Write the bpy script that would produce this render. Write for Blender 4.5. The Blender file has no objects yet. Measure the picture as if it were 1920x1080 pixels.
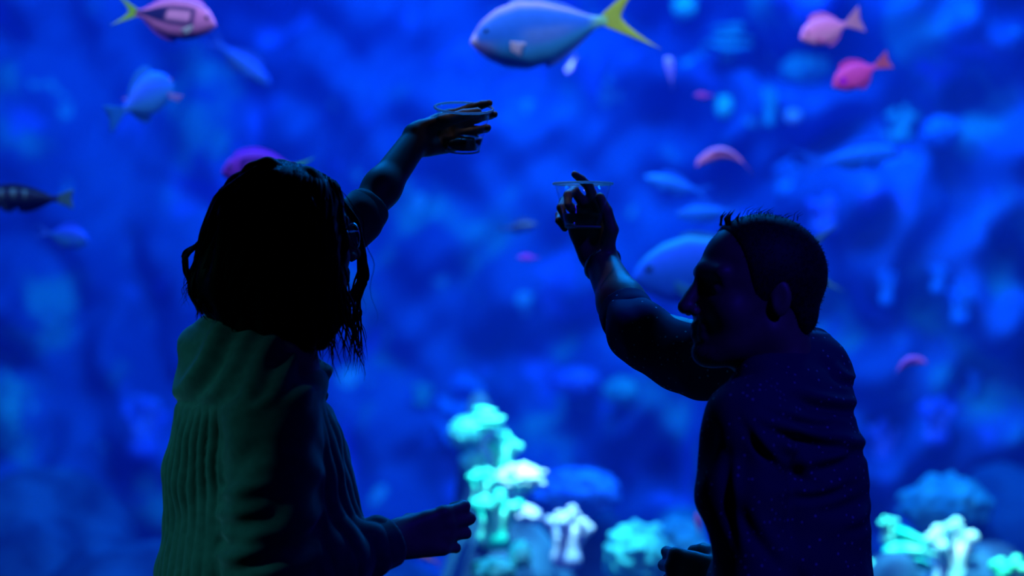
import bpy, bmesh, math, random
import numpy as np
from mathutils import Vector, Matrix

# ------------------------------------------------------------------ camera
SC = bpy.context.scene
COL = SC.collection
CAM_Y, CAM_Z, FPX = -4.0, 1.5, 4800.0
cam_d = bpy.data.cameras.new('camera')
cam = bpy.data.objects.new('camera', cam_d)
COL.objects.link(cam)
cam.location = (0, CAM_Y, CAM_Z)
cam.rotation_euler = (math.pi / 2, 0, 0)
cam_d.sensor_width = 36.0
cam_d.lens = 90.0
cam_d.clip_end = 60
cam_d.dof.use_dof = True
cam_d.dof.focus_distance = 4.2
cam_d.dof.aperture_fstop = 2.2
SC.camera = cam

# ------------------------------------------------------------------ world, exposure
world = bpy.data.worlds.new('world')
world.use_nodes = True
world.node_tree.nodes['Background'].inputs[0].default_value = (0.0, 0.0, 0.0, 1)
world.node_tree.nodes['Background'].inputs[1].default_value = 0.0
SC.world = world
SC.view_settings.view_transform = 'Standard'
SC.view_settings.look = 'None'
SC.view_settings.exposure = 0.12
SC.view_settings.gamma = 1.0
SC.view_settings.use_curve_mapping = False
SC.cycles.max_bounces = 6
SC.cycles.diffuse_bounces = 1
SC.cycles.glossy_bounces = 3
SC.cycles.transmission_bounces = 6
SC.cycles.transparent_max_bounces = 12
SC.cycles.volume_bounces = 0
SC.cycles.use_adaptive_sampling = True
SC.cycles.adaptive_threshold = 0.03
SC.cycles.caustics_reflective = False
SC.cycles.caustics_refractive = False


def area(name, loc, target, size, power, color, size_y=None, spread=180):
    l = bpy.data.lights.new(name, 'AREA')
    l.energy = power
    l.color = color
    l.shape = 'RECTANGLE' if size_y else 'SQUARE'
    l.size = size
    if size_y:
        l.size_y = size_y
    l.spread = math.radians(spread)
    o = bpy.data.objects.new(name, l)
    COL.objects.link(o)
    o.location = loc
    d = Vector(target) - Vector(loc)
    o.rotation_euler = d.to_track_quat('-Z', 'Y').to_euler()
    return o


def spot(name, loc, target, power, color, angle, blend=0.7, radius=0.12):
    l = bpy.data.lights.new(name, 'SPOT')
    l.energy = power
    l.color = color
    l.spot_size = math.radians(angle)
    l.spot_blend = blend
    l.shadow_soft_size = radius
    o = bpy.data.objects.new(name, l)
    COL.objects.link(o)
    o.location = loc
    d = Vector(target) - Vector(loc)
    o.rotation_euler = d.to_track_quat('-Z', 'Y').to_euler()
    return o


# blue LED bars above the water, the length of the tank
BLUE = (0.002, 0.225, 1.0)
area('tank_lamp_front', (0.2, 2.4, 4.75), (0.2, 2.6, 0), 3.7, 205, BLUE, 0.5)
area('tank_lamp_middle', (0.2, 4.4, 4.75), (0.2, 4.8, 0), 3.7, 285, BLUE, 0.5)
area('tank_lamp_back', (0.2, 5.6, 4.75), (0.2, 7.6, 0.0), 3.7, 140, BLUE, 0.5)
# added, unseen: a cool white bar to brighten fish sides, spots to brighten corals
WHITE = (0.62, 0.62, 1.0)
area('added_fish_lamp', (0.1, 1.34, 2.8), (0.1, 3.2, 2.0), 4.0, 36, WHITE, 0.12)
spot('added_coral_spot_middle', (0.3, 2.7, 4.6), (-0.02, 3.35, 0.80), 3500, (0.45, 1.0, 1.0), 15)
spot('added_coral_spot_side', (1.1, 2.8, 4.6), (1.25, 3.4, 0.65), 3300, (0.50, 1.0, 0.95), 14)
# the visitors' hall: one dim greenish lamp and one dim violet-blue lamp on its walls
spot('hall_lamp_green', (-3.4, -0.9, 3.6), (-0.64, 0.0, 1.15), 150, (0.12, 0.80, 0.90), 13.5, 0.9, 0.08)
spot('hall_lamp_violet', (2.2, -2.2, 3.4), (0.55, 0.0, 1.25), 105, (0.02, 0.015, 1.0), 28, 0.8, 0.15)
# a narrow dim downlight on the hall ceiling, close to the window
spot('hall_downlight', (0.0, 0.5, 4.9), (0.01, 0.40, 1.75), 30, (0.75, 0.85, 1.0), 5.6, 0.4, 0.05)


def W(px, py, y):
    """The place at depth y of the point seen at a pixel of the 1920 x 1080 photograph."""
    d = y - CAM_Y
    return np.array(((px - 960) * d / FPX, y, CAM_Z - (py - 540) * d / FPX))


# ------------------------------------------------------------------ helpers
def tag(o, label=None, cat=None, group=None, kind=None):
    for k, v in (('label', label), ('category', cat), ('group', group), ('kind', kind)):
        if v:
            o[k] = v
    return o


def empty(name, loc=(0, 0, 0)):
    o = bpy.data.objects.new(name, None)
    o.empty_display_size = 0.05
    COL.objects.link(o)
    o.location = loc
    return o


def mesh_obj(name, verts, faces, mat, parent=None, smooth=True):
    me = bpy.data.meshes.new(name)
    if isinstance(faces, np.ndarray):
        n, k = faces.shape
        me.vertices.add(len(verts))
        me.vertices.foreach_set('co', np.asarray(verts, np.float32).ravel())
        me.loops.add(n * k)
        me.loops.foreach_set('vertex_index', faces.astype(np.int32).ravel())
        me.polygons.add(n)
        me.polygons.foreach_set('loop_start', np.arange(0, n * k, k, dtype=np.int32))
        me.update(calc_edges=True)
        me.validate()
    else:
        me.from_pydata([tuple(v) for v in verts], [], faces)
        me.update()
    if smooth:
        me.polygons.foreach_set('use_smooth', np.ones(len(me.polygons), bool))
    if mat:
        me.materials.append(mat)
    o = bpy.data.objects.new(name, me)
    COL.objects.link(o)
    if parent:
        o.parent = parent
        o.matrix_parent_inverse = Matrix.Translation(-Vector(parent.location)) if parent.type == 'EMPTY' and False else Matrix()
    return o


def box(name, lo, hi, mat, parent=None):
    x0, y0, z0 = lo
    x1, y1, z1 = hi
    v = [(x0, y0, z0), (x1, y0, z0), (x1, y1, z0), (x0, y1, z0), (x0, y0, z1), (x1, y0, z1), (x1, y1, z1), (x0, y1, z1)]
    f = [(0, 3, 2, 1), (4, 5, 6, 7), (0, 1, 5, 4), (1, 2, 6, 5), (2, 3, 7, 6), (3, 0, 4, 7)]
    return mesh_obj(name, v, f, mat, parent, smooth=False)


# ---- materials
def new_mat(name):
    m = bpy.data.materials.new(name)
    m.use_nodes = True
    nt = m.node_tree
    nt.nodes.clear()
    out = nt.nodes.new('ShaderNodeOutputMaterial')
    return m, nt, out


def noise_mat(name, c1, c2, scale=8.0, rough=0.8, detail=4.0, spec=0.3, lo=0.35, hi=0.65, sheen=0.0, bump=0.0):
    m, nt, out = new_mat(name)
    b = nt.nodes.new('ShaderNodeBsdfPrincipled')
    tc = nt.nodes.new('ShaderNodeTexCoord')
    nz = nt.nodes.new('ShaderNodeTexNoise')
    nz.inputs['Scale'].default_value = scale
    nz.inputs['Detail'].default_value = detail
    cr = nt.nodes.new('ShaderNodeValToRGB')
    cr.color_ramp.elements[0].position = lo
    cr.color_ramp.elements[0].color = (*c1, 1)
    cr.color_ramp.elements[1].position = hi
    cr.color_ramp.elements[1].color = (*c2, 1)
    nt.links.new(tc.outputs['Object'], nz.inputs['Vector'])
    nt.links.new(nz.outputs['Fac'], cr.inputs['Fac'])
    nt.links.new(cr.outputs['Color'], b.inputs['Base Color'])
    b.inputs['Roughness'].default_value = rough
    b.inputs['Specular IOR Level'].default_value = spec
    if sheen:
        b.inputs['Sheen Weight'].default_value = sheen
    if bump:
        bp = nt.nodes.new('ShaderNodeBump')
        bp.inputs['Strength'].default_value = bump
        bp.inputs['Distance'].default_value = 0.004
        nt.links.new(nz.outputs['Fac'], bp.inputs['Height'])
        nt.links.new(bp.outputs['Normal'], b.inputs['Normal'])
    nt.links.new(b.outputs[0], out.inputs['Surface'])
    return m


def attr_mat(name, rough=0.55, spec=0.12, trans=0.0):
    """Skin pattern of a fish: the pattern colours stored on the mesh, mottled by a noise."""
    m, nt, out = new_mat(name)
    b = nt.nodes.new('ShaderNodeBsdfPrincipled')
    at = nt.nodes.new('ShaderNodeAttribute')
    at.attribute_name = 'pattern'
    tc = nt.nodes.new('ShaderNodeTexCoord')
    nz = nt.nodes.new('ShaderNodeTexNoise')
    nz.inputs['Scale'].default_value = 60
    mr = nt.nodes.new('ShaderNodeMapRange')
    mr.inputs['To Min'].default_value = 0.82
    mr.inputs['To Max'].default_value = 1.0
    mx = nt.nodes.new('ShaderNodeVectorMath')
    mx.operation = 'SCALE'
    nt.links.new(tc.outputs['Object'], nz.inputs['Vector'])
    nt.links.new(nz.outputs['Fac'], mr.inputs['Value'])
    nt.links.new(at.outputs['Color'], mx.inputs[0])
    nt.links.new(mr.outputs[0], mx.inputs['Scale'])
    nt.links.new(mx.outputs[0], b.inputs['Base Color'])
    b.inputs['Roughness'].default_value = rough
    b.inputs['Specular IOR Level'].default_value = spec
    if trans:
        tr = nt.nodes.new('ShaderNodeBsdfTranslucent')
        ms = nt.nodes.new('ShaderNodeMixShader')
        ms.inputs[0].default_value = trans
        nt.links.new(mx.outputs[0], tr.inputs['Color'])
        nt.links.new(b.outputs[0], ms.inputs[1])
        nt.links.new(tr.outputs[0], ms.inputs[2])
        nt.links.new(ms.outputs[0], out.inputs['Surface'])
    else:
        nt.links.new(b.outputs[0], out.inputs['Surface'])
    return m


def glass_mat(name, color=(1, 1, 1), ior=1.45, rough=0.0):
    m, nt, out = new_mat(name)
    g = nt.nodes.new('ShaderNodeBsdfGlass')
    g.inputs['Color'].default_value = (*color, 1)
    g.inputs['IOR'].default_value = ior
    g.inputs['Roughness'].default_value = rough
    nt.links.new(g.outputs[0], out.inputs['Surface'])
    return m


M = {}
M['hall'] = noise_mat('hall_paint', (0.012, 0.012, 0.016), (0.02, 0.02, 0.026), 3, 0.9)
M['carpet'] = noise_mat('hall_carpet', (0.01, 0.01, 0.016), (0.024, 0.022, 0.03), 40, 0.95)
M['skin'] = noise_mat('skin', (0.34, 0.17, 0.12), (0.42, 0.22, 0.16), 30, 0.5, spec=0.4)
M['skin_man'] = noise_mat('skin_man', (0.30, 0.15, 0.11), (0.38, 0.20, 0.15), 30, 0.45, spec=0.45)
M['hair_woman'] = noise_mat('dark_brown_hair', (0.005, 0.003, 0.0025), (0.011, 0.007, 0.005), 90, 0.5, spec=0.12)
M['hair_man'] = noise_mat('short_dark_hair', (0.010, 0.009, 0.010), (0.03, 0.027, 0.03), 140, 0.6, spec=0.3)
M['blouse'] = noise_mat('green_blouse', (0.03, 0.12, 0.095), (0.055, 0.16, 0.13), 60, 0.8, spec=0.2, sheen=0.4)
M['trousers'] = noise_mat('dark_trousers', (0.012, 0.013, 0.02), (0.02, 0.022, 0.03), 50, 0.9)
M['shoe'] = noise_mat('shoe_leather', (0.012, 0.01, 0.009), (0.02, 0.018, 0.016), 20, 0.5)
M['metal'] = noise_mat('silver_metal', (0.7, 0.7, 0.72), (0.85, 0.85, 0.88), 60, 0.25, spec=0.8)
M['metal'].node_tree.nodes['Principled BSDF'].inputs['Metallic'].default_value = 1.0
M['band'] = noise_mat('dark_band', (0.015, 0.012, 0.012), (0.03, 0.025, 0.025), 60, 0.5)
M['eye_white'] = noise_mat('eye_white', (0.6, 0.58, 0.56), (0.7, 0.68, 0.66), 30, 0.2)
def thin_plastic():
    m, nt, out = new_mat('clear_plastic')
    t = nt.nodes.new('ShaderNodeBsdfTransparent')
    t.inputs['Color'].default_value = (0.96, 0.97, 0.98, 1)
    g = nt.nodes.new('ShaderNodeBsdfGlossy')
    g.inputs['Roughness'].default_value = 0.06
    lw = nt.nodes.new('ShaderNodeLayerWeight')
    lw.inputs['Blend'].default_value = 0.5
    pw = nt.nodes.new('ShaderNodeMath')
    pw.operation = 'POWER'
    pw.inputs[1].default_value = 5.0
    f = nt.nodes.new('ShaderNodeMath')
    f.operation = 'MULTIPLY_ADD'
    f.inputs[1].default_value = 0.45
    f.inputs[2].default_value = 0.025
    nt.links.new(lw.outputs['Facing'], pw.inputs[0])
    nt.links.new(pw.outputs[0], f.inputs[0])
    x = nt.nodes.new('ShaderNodeMixShader')
    nt.links.new(f.outputs[0], x.inputs[0])
    nt.links.new(t.outputs[0], x.inputs[1])
    nt.links.new(g.outputs[0], x.inputs[2])
    nt.links.new(x.outputs[0], out.inputs['Surface'])
    return m


M['plastic'] = thin_plastic()
def rim_mat():
    m, nt, out = new_mat('plastic_rim')
    g = nt.nodes.new('ShaderNodeBsdfGlass')
    g.inputs['IOR'].default_value = 1.46
    t = nt.nodes.new('ShaderNodeBsdfTranslucent')
    t.inputs['Color'].default_value = (0.9, 0.92, 0.95, 1)
    d = nt.nodes.new('ShaderNodeBsdfDiffuse')
    d.inputs['Color'].default_value = (0.9, 0.92, 0.95, 1)
    a = nt.nodes.new('ShaderNodeMixShader')
    b = nt.nodes.new('ShaderNodeMixShader')
    a.inputs[0].default_value = 0.5
    b.inputs[0].default_value = 0.75
    nt.links.new(t.outputs[0], a.inputs[1])
    nt.links.new(d.outputs[0], a.inputs[2])
    nt.links.new(g.outputs[0], b.inputs[1])
    nt.links.new(a.outputs[0], b.inputs[2])
    nt.links.new(b.outputs[0], out.inputs['Surface'])
    return m


M['rim'] = rim_mat()
M['drink'] = glass_mat('clear_drink', (0.95, 0.96, 0.98), 1.33)
M['lens'] = glass_mat('spectacle_lens', (1, 1, 1), 1.2)
M['fish'] = attr_mat('fish_skin')
M['fin'] = attr_mat('fish_fin', 0.5, 0.12, 0.45)
M['fish_eye'] = noise_mat('fish_eye', (0.004, 0.004, 0.008), (0.01, 0.01, 0.02), 20, 0.1, spec=0.8)


def dotted_shirt():
    m, nt, out = new_mat('navy_dotted_shirt')
    b = nt.nodes.new('ShaderNodeBsdfPrincipled')
    tc = nt.nodes.new('ShaderNodeTexCoord')
    vo = nt.nodes.new('ShaderNodeTexVoronoi')
    vo.inputs['Scale'].default_value = 74
    vo.inputs['Randomness'].default_value = 0.8
    lt = nt.nodes.new('ShaderNodeMath')
    lt.operation = 'LESS_THAN'
    lt.inputs[1].default_value = 0.15
    mx = nt.nodes.new('ShaderNodeMixRGB')
    mx.inputs[1].default_value = (0.05, 0.05, 0.13, 1)
    mx.inputs[2].default_value = (0.55, 0.52, 0.6, 1)
    nt.links.new(tc.outputs['Object'], vo.inputs['Vector'])
    nt.links.new(vo.outputs['Distance'], lt.inputs[0])
    nt.links.new(lt.outputs[0], mx.inputs[0])
    nt.links.new(mx.outputs[0], b.inputs['Base Color'])
    b.inputs['Roughness'].default_value = 0.85
    b.inputs['Specular IOR Level'].default_value = 0.15
    nt.links.new(b.outputs[0], out.inputs['Surface'])
    return m


M['shirt'] = dotted_shirt()


def rock_wall_mat():
    """Tank rockwork: dark rock with overgrown patches of several pigments."""
    m, nt, out = new_mat('rockwork')
    b = nt.nodes.new('ShaderNodeBsdfPrincipled')
    tc = nt.nodes.new('ShaderNodeTexCoord')

    def noise(scale, off):
        mp = nt.nodes.new('ShaderNodeMapping')
        mp.inputs['Location'].default_value = off
        nt.links.new(tc.outputs['Object'], mp.inputs['Vector'])
        n = nt.nodes.new('ShaderNodeTexNoise')
        n.inputs['Scale'].default_value = scale
        n.inputs['Detail'].default_value = 3
        nt.links.new(mp.outputs[0], n.inputs['Vector'])
        return n

    def ramp(src, lo, hi):
        r = nt.nodes.new('ShaderNodeMapRange')
        r.interpolation_type = 'SMOOTHSTEP'
        r.inputs['From Min'].default_value = lo
        r.inputs['From Max'].default_value = hi
        nt.links.new(src.outputs['Fac'], r.inputs['Value'])
        return r

    def mix(fac, a, col):
        x = nt.nodes.new('ShaderNodeMixRGB')
        nt.links.new(fac.outputs[0], x.inputs[0])
        if isinstance(a, tuple):
            x.inputs[1].default_value = (*a, 1)
        else:
            nt.links.new(a.outputs[0], x.inputs[1])
        x.inputs[2].default_value = (*col, 1)
        return x

    c = mix(ramp(noise(1.3, (13, 1, 17)), 0.38, 0.62), (0.025, 0.06, 0.28), (0.05, 0.13, 0.46))
    c = mix(ramp(noise(2.2, (9, 14, 2)), 0.55, 0.70), c, (0.05, 0.34, 0.44))
    c = mix(ramp(noise(2.6, (5, 8, 4)), 0.58, 0.68), c, (0.10, 0.16, 0.80))
    c = mix(ramp(noise(4.5, (1, 2, 9)), 0.66, 0.72), c, (0.16, 0.50, 0.70))
    nt.links.new(c.outputs[0], b.inputs['Base Color'])
    b.inputs['Roughness'].default_value = 0.9
    b.inputs['Specular IOR Level'].default_value = 0.1
    nt.links.new(b.outputs[0], out.inputs['Surface'])
    return m


M['rockwork'] = rock_wall_mat()

# ------------------------------------------------------------------ setting: hall and tank
XW = 5.0
Y_GLASS0, Y_GLASS1 = 0.95, 1.15
tag(box('floor', (-XW, -6, -0.1), (XW, Y_GLASS0, 0), M['carpet']), kind='structure')
tag(box('ceiling', (-XW, -6, 5.0), (XW, 9.0, 5.1), M['hall']), kind='structure')
tag(box('wall_left', (-XW - 0.1, -6, -0.1), (-XW, 9.0, 5.1), M['hall']), kind='structure')
tag(box('wall_right', (XW, -6, -0.1), (XW + 0.1, 9.0, 5.1), M['hall']), kind='structure')
tag(box('wall_front', (-XW, -6.1, 0), (XW, -6, 5.0), M['hall']), kind='structure')
tag(box('trim_1', (-XW, Y_GLASS0, 0), (XW, Y_GLASS1, 0.3), M['hall']), kind='structure')
tag(box('trim_2', (-XW, Y_GLASS0, 3.0), (XW, Y_GLASS1, 5.0), M['hall']), kind='structure')
m, nt, out = new_mat('acrylic_pane')
tr = nt.nodes.new('ShaderNodeBsdfTransparent')
tr.inputs['Color'].default_value = (0.985, 0.99, 1.0, 1)
nt.links.new(tr.outputs[0], out.inputs['Surface'])
M['pane'] = m
tag(box('window_1', (-XW, Y_GLASS0 + 0.01, 0.3), (XW, Y_GLASS1 - 0.01, 3.0), M['pane']), kind='structure')

# water: absorbs red and scatters blue
m, nt, out = new_mat('tank_water')
vs = nt.nodes.new('ShaderNodeVolumeScatter')
vs.inputs['Color'].default_value = (0.005, 0.10, 1.0, 1)
vs.inputs['Density'].default_value = 0.055
vs.inputs['Anisotropy'].default_value = 0.0
va = nt.nodes.new('ShaderNodeVolumeAbsorption')
va.inputs['Color'].default_value = (0.0, 0.72, 1.0, 1)
va.inputs['Density'].default_value = 0.10
ad = nt.nodes.new('ShaderNodeAddShader')
nt.links.new(vs.outputs[0], ad.inputs[0])
nt.links.new(va.outputs[0], ad.inputs[1])
nt.links.new(ad.outputs[0], out.inputs['Volume'])
M['water'] = m
tag(box('water', (-XW + 0.01, Y_GLASS1 + 0.01, 0.02), (XW - 0.01, 8.8, 4.4), M['water']), kind='structure')

RNG = np.random.default_rng(7)


def sines(seed, n=10, fmin=1.0, fmax=6.0):
    """A smooth pseudo-random function of 3D points: a sum of sines with random directions."""
    r = np.random.default_rng(seed)
    d = r.normal(size=(n, 3))
    d /= np.linalg.norm(d, axis=1)[:, None]
    f = np.exp(r.uniform(math.log(fmin), math.log(fmax), n))
    ph = r.uniform(0, 2 * math.pi, n)
    amp = (fmin / f) ** 0.7
    amp /= math.sqrt((amp ** 2).sum() / 2)

    def fn(p):
        p = np.asarray(p, np.float32)
        o = np.zeros(p.shape[:-1], np.float32)
        for i in range(n):
            o += amp[i] * np.sin(p @ (d[i] * f[i] * 2 * math.pi).astype(np.float32) + ph[i])
        return o
    return fn


def rock_wall():
    nx, nz = 320, 170
    xs = np.linspace(-XW, XW, nx)
    zs = np.linspace(0.0, 4.98, nz)
    X, Z = np.meshgrid(xs, zs, indexing='ij')
    P = np.stack([X, np.zeros_like(X), Z], -1)
    base = 8.2 - 1.6 / (1 + np.exp(-(X - 0.7) * 3.0)) - 0.35 * np.clip(1.2 - Z, 0, 2)
    f1, f2, f3 = sines(11, 8, 0.3, 0.8), sines(12, 12, 0.9, 2.2), sines(13, 12, 2.5, 6)
    lump = np.abs(f2(P))
    right = 1 / (1 + np.exp(-(X - 0.3) * 3.0))
    Y = base - 0.16 * f1(P) - (0.10 + 0.15 * right) * lump - (0.035 + 0.035 * right) * f3(P)
    V = np.stack([X, Y, Z], -1).reshape(-1, 3)
    i, j = np.meshgrid(np.arange(nx - 1), np.arange(nz - 1), indexing='ij')
    a = (i * nz + j).ravel()
    F = np.stack([a, a + nz, a + nz + 1, a + 1], -1)
    return tag(mesh_obj('wall_back', V, F, M['rockwork']), kind='structure')


rock_wall()


# ------------------------------------------------------------------ solid shapes from distance fields
def unit(v):
    v = np.asarray(v, float)
    return v / np.linalg.norm(v)


class Field:
    def __init__(self, xs, ys, zs):
        self.ax = [np.asarray(a, np.float32) for a in (xs, ys, zs)]
        self.f = np.full([len(a) for a in self.ax], 0.06, np.float32)

    def _slc(self, lo, hi):
        s = []
        for a, l, h in zip(self.ax, lo, hi):
            i0 = max(0, int(np.searchsorted(a, l)) - 1)
            i1 = min(len(a), int(np.searchsorted(a, h)) + 1)
            if i1 - i0 < 1:
                return None
            s.append(slice(i0, i1))
        return tuple(s)

    def _pts(self, s):
        g = np.meshgrid(self.ax[0][s[0]], self.ax[1][s[1]], self.ax[2][s[2]], indexing='ij', sparse=True)
        return g

    def _join(self, s, d, k, sub=False):
        a = self.f[s]
        if sub:
            b = -d
            h = np.maximum(k - np.abs(a - b), 0) / max(k, 1e-6)
            self.f[s] = np.maximum(a, b) + h * h * k / 4
        elif k <= 0:
            self.f[s] = np.minimum(a, d)
        else:
            h = np.maximum(k - np.abs(a - d), 0) / k
            self.f[s] = np.minimum(a, d) - h * h * k / 4

    def cone(self, a, b, ra, rb, k=0.01, flat=None, sub=False):
        """A capsule from a to b with radii ra, rb; flat = (unit axis, factor): stretched along that axis."""
        a = np.asarray(a, np.float32)
        b = np.asarray(b, np.float32)
        r = max(ra, rb) * (max(1.0, flat[1]) if flat else 1.0) + k + 0.012
        s = self._slc(np.minimum(a, b) - r, np.maximum(a, b) + r)
        if s is None:
            return self
        X, Y, Z = self._pts(s)
        px, py, pz = X - a[0], Y - a[1], Z - a[2]
        ab = b - a
        if flat:
            n = np.asarray(flat[0], np.float32)
            c = 1.0 / flat[1] - 1.0
            q = (px * n[0] + py * n[1] + pz * n[2]) * c
            px, py, pz = px + q * n[0], py + q * n[1], pz + q * n[2]
            ab = ab + n * float(ab @ n) * c
        L2 = max(float(ab @ ab), 1e-12)
        t = np.clip((px * ab[0] + py * ab[1] + pz * ab[2]) / L2, 0, 1)
        d = np.sqrt((px - t * ab[0]) ** 2 + (py - t * ab[1]) ** 2 + (pz - t * ab[2]) ** 2) - (ra + (rb - ra) * t)
        self._join(s, d.astype(np.float32), k, sub)
        return self

    def ball(self, c, r, k=0.01, sub=False):
        return self.cone(c, np.asarray(c) + 1e-5, r, r, k, None, sub)

    def ell(self, c, radii, axes, k=0.01, sub=False):
        """An ellipsoid; axes: three unit vectors."""
        c = np.asarray(c, np.float32)
        m = max(radii) + k + 0.012
        s = self._slc(c - m, c + m)
        if s is None:
            return self
        X, Y, Z = self._pts(s)
        px, py, pz = X - c[0], Y - c[1], Z - c[2]
        k0 = 0
        k1 = 0
        for ax, r in zip(axes, radii):
            u = px * ax[0] + py * ax[1] + pz * ax[2]
            k0 = k0 + (u / r) ** 2
            k1 = k1 + (u / (r * r)) ** 2
        k0, k1 = np.sqrt(k0), np.sqrt(k1)
        self._join(s, (k0 * (k0 - 1) / np.maximum(k1, 1e-6)).astype(np.float32), k, sub)
        return self

    def loft(self, secs, side, fwd, k=0.02, ratio=1.3):
        """A trunk given by sections (z, cx, cy, half width seen along y)."""
        secs = sorted(secs)
        z = np.array([q[0] for q in secs])
        hx = np.array([q[3] for q in secs])
        b = hx / math.sqrt((ratio * side[0]) ** 2 + fwd[0] ** 2)
        m = b.max() * ratio + 0.02
        cx = np.array([q[1] for q in secs])
        cy = np.array([q[2] for q in secs])
        s = self._slc((cx.min() - m, cy.min() - m, z[0] - 0.02), (cx.max() + m, cy.max() + m, z[-1] + 0.02))
        X, Y, Z = self._pts(s)
        zz = self.ax[2][s[2]]
        C0 = smooth_interp(zz, z, cx)[None, None, :]
        C1 = smooth_interp(zz, z, cy)[None, None, :]
        B = smooth_interp(zz, z, b)[None, None, :]
        u = (X - C0) * side[0] + (Y - C1) * side[1]
        v = (X - C0) * fwd[0] + (Y - C1) * fwd[1]
        q = np.sqrt((u / (B * ratio)) ** 2 + (v / B) ** 2)
        d = (q - 1) * B
        d = np.maximum(d, np.maximum(z[0] - Z, Z - z[-1]))
        self._join(s, d.astype(np.float32), k)
        return self

    def mesh(self):
        f = self.f
        ins = f < 0
        n0, n1, n2 = f.shape
        cnt = np.zeros((n0 - 1, n1 - 1, n2 - 1), np.int8)
        for di in (0, 1):
            for dj in (0, 1):
                for dk in (0, 1):
                    cnt += ins[di:n0 - 1 + di, dj:n1 - 1 + dj, dk:n2 - 1 + dk]
        act = np.argwhere((cnt > 0) & (cnt < 8))
        idx = np.full(cnt.shape, -1, np.int32)
        I, J, K = act.T
        idx[I, J, K] = np.arange(len(act))
        acc = np.zeros((len(act), 3), np.float32)
        num = np.zeros(len(act), np.float32)
        ax = self.ax
        for axis in range(3):
            o1, o2 = [q for q in range(3) if q != axis]
            for e1 in (0, 1):
                for e2 in (0, 1):
                    o = [0, 0, 0]
                    o[o1] = e1
                    o[o2] = e2
                    A = (I + o[0], J + o[1], K + o[2])
                    o[axis] = 1
                    B = (I + o[0], J + o[1], K + o[2])
                    fa, fb = f[A], f[B]
                    c = (fa < 0) != (fb < 0)
                    t = np.where(c, fa / np.where(c, fa - fb, 1), 0)
                    for q in range(3):
                        ca, cb = ax[q][A[q]], ax[q][B[q]]
                        acc[:, q] += np.where(c, ca + t * (cb - ca), 0)
                    num += c
        V = acc / num[:, None]
        quads = []
        for axis in range(3):
            o1, o2 = [(1, 2), (2, 0), (0, 1)][axis]
            sl0 = [slice(None)] * 3
            sl1 = [slice(None)] * 3
            sl0[axis] = slice(0, -1)
            sl1[axis] = slice(1, None)
            a, b = ins[tuple(sl0)], ins[tuple(sl1)]
            e = np.argwhere(a != b)
            ok = (e[:, o1] > 0) & (e[:, o2] > 0) & (e[:, o1] < f.shape[o1] - 1) & (e[:, o2] < f.shape[o2] - 1)
            e = e[ok]
            pos = a[tuple(e.T)]
            c = []
            for d1, d2 in ((-1, -1), (0, -1), (0, 0), (-1, 0)):
                q = e.copy()
                q[:, o1] += d1
                q[:, o2] += d2
                c.append(idx[tuple(q.T)])
            c = np.stack(c, -1)
            c[~pos] = c[~pos][:, ::-1]
            quads.append(c)
        F = np.concatenate(quads)
        F = F[(F >= 0).all(1)]
        V = relax(V, F, 2)
        return V, F


def smooth_interp(x, xp, fp):
    """Piecewise linear interpolation, slightly rounded."""
    h = 0.012
    return (np.interp(x - h, xp, fp) + 2 * np.interp(x, xp, fp) + np.interp(x + h, xp, fp)) / 4


def relax(V, F, n, w=0.5):
    e = np.concatenate([F[:, [0, 1]], F[:, [1, 2]], F[:, [2, 3]], F[:, [3, 0]]])
    for _ in range(n):
        s = np.zeros_like(V)
        c = np.bincount(e[:, 0], minlength=len(V)) + np.bincount(e[:, 1], minlength=len(V))
        for q in range(3):
            s[:, q] = np.bincount(e[:, 0], V[e[:, 1], q], len(V)) + np.bincount(e[:, 1], V[e[:, 0], q], len(V))
        V = V * (1 - w) + w * s / np.maximum(c, 1)[:, None]
    return V


def vnormals(V, F):
    n = np.cross(V[F[:, 2]] - V[F[:, 0]], V[F[:, 3]] - V[F[:, 1]])
    N = np.zeros_like(V)
    for q in range(4):
        for a in range(3):
            N[:, a] += np.bincount(F[:, q], n[:, a], len(V))
    return N / np.maximum(np.linalg.norm(N, axis=1), 1e-9)[:, None]


def grid_axis(a, b, h):
    return np.arange(a, b + h, h)


def step(x, a, b):
    t = np.clip((x - a) / (b - a), 0, 1)
    return t * t * (3 - 2 * t)


# ---- tubes
def tube(pts, rad, sides=6, cap=True, squash=None):
    """Verts and quads of a tube through pts with radii rad."""
    pts = np.asarray(pts, float)
    n = len(pts)
    rad = np.broadcast_to(rad, (n,))
    t = np.gradient(pts, axis=0)
    t /= np.maximum(np.linalg.norm(t, axis=1), 1e-9)[:, None]
    up = np.array([0.31, 0.17, 0.93])
    if abs(t[0] @ up) > 0.95:
        up = np.array([1.0, 0, 0])
    u = np.cross(t, up)
    u /= np.maximum(np.linalg.norm(u, axis=1), 1e-9)[:, None]
    w = np.cross(t, u)
    an = np.arange(sides) * 2 * math.pi / sides
    V = pts[:, None, :] + rad[:, None, None] * (np.cos(an)[None, :, None] * u[:, None, :] + np.sin(an)[None, :, None] * w[:, None, :])
    V = V.reshape(-1, 3)
    F = []
    for i in range(n - 1):
        for j in range(sides):
            j2 = (j + 1) % sides
            F.append((i * sides + j, i * sides + j2, (i + 1) * sides + j2, (i + 1) * sides + j))
    F = [tuple(q) for q in F]
    if cap:
        F.append(tuple(range(sides))[::-1])
        F.append(tuple((n - 1) * sides + j for j in range(sides)))
    return V, F


class Bag:
    def __init__(self):
        self.V, self.F, self.n = [], [], 0

    def add(self, V, F):
        self.V.append(np.asarray(V, float))
        self.F += [tuple(int(i) + self.n for i in f) for f in F]
        self.n += len(V)
        return self

    def build(self, name, mat, parent=None, smooth=True):
        return mesh_obj(name, np.concatenate(self.V), self.F, mat, parent, smooth)


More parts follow.
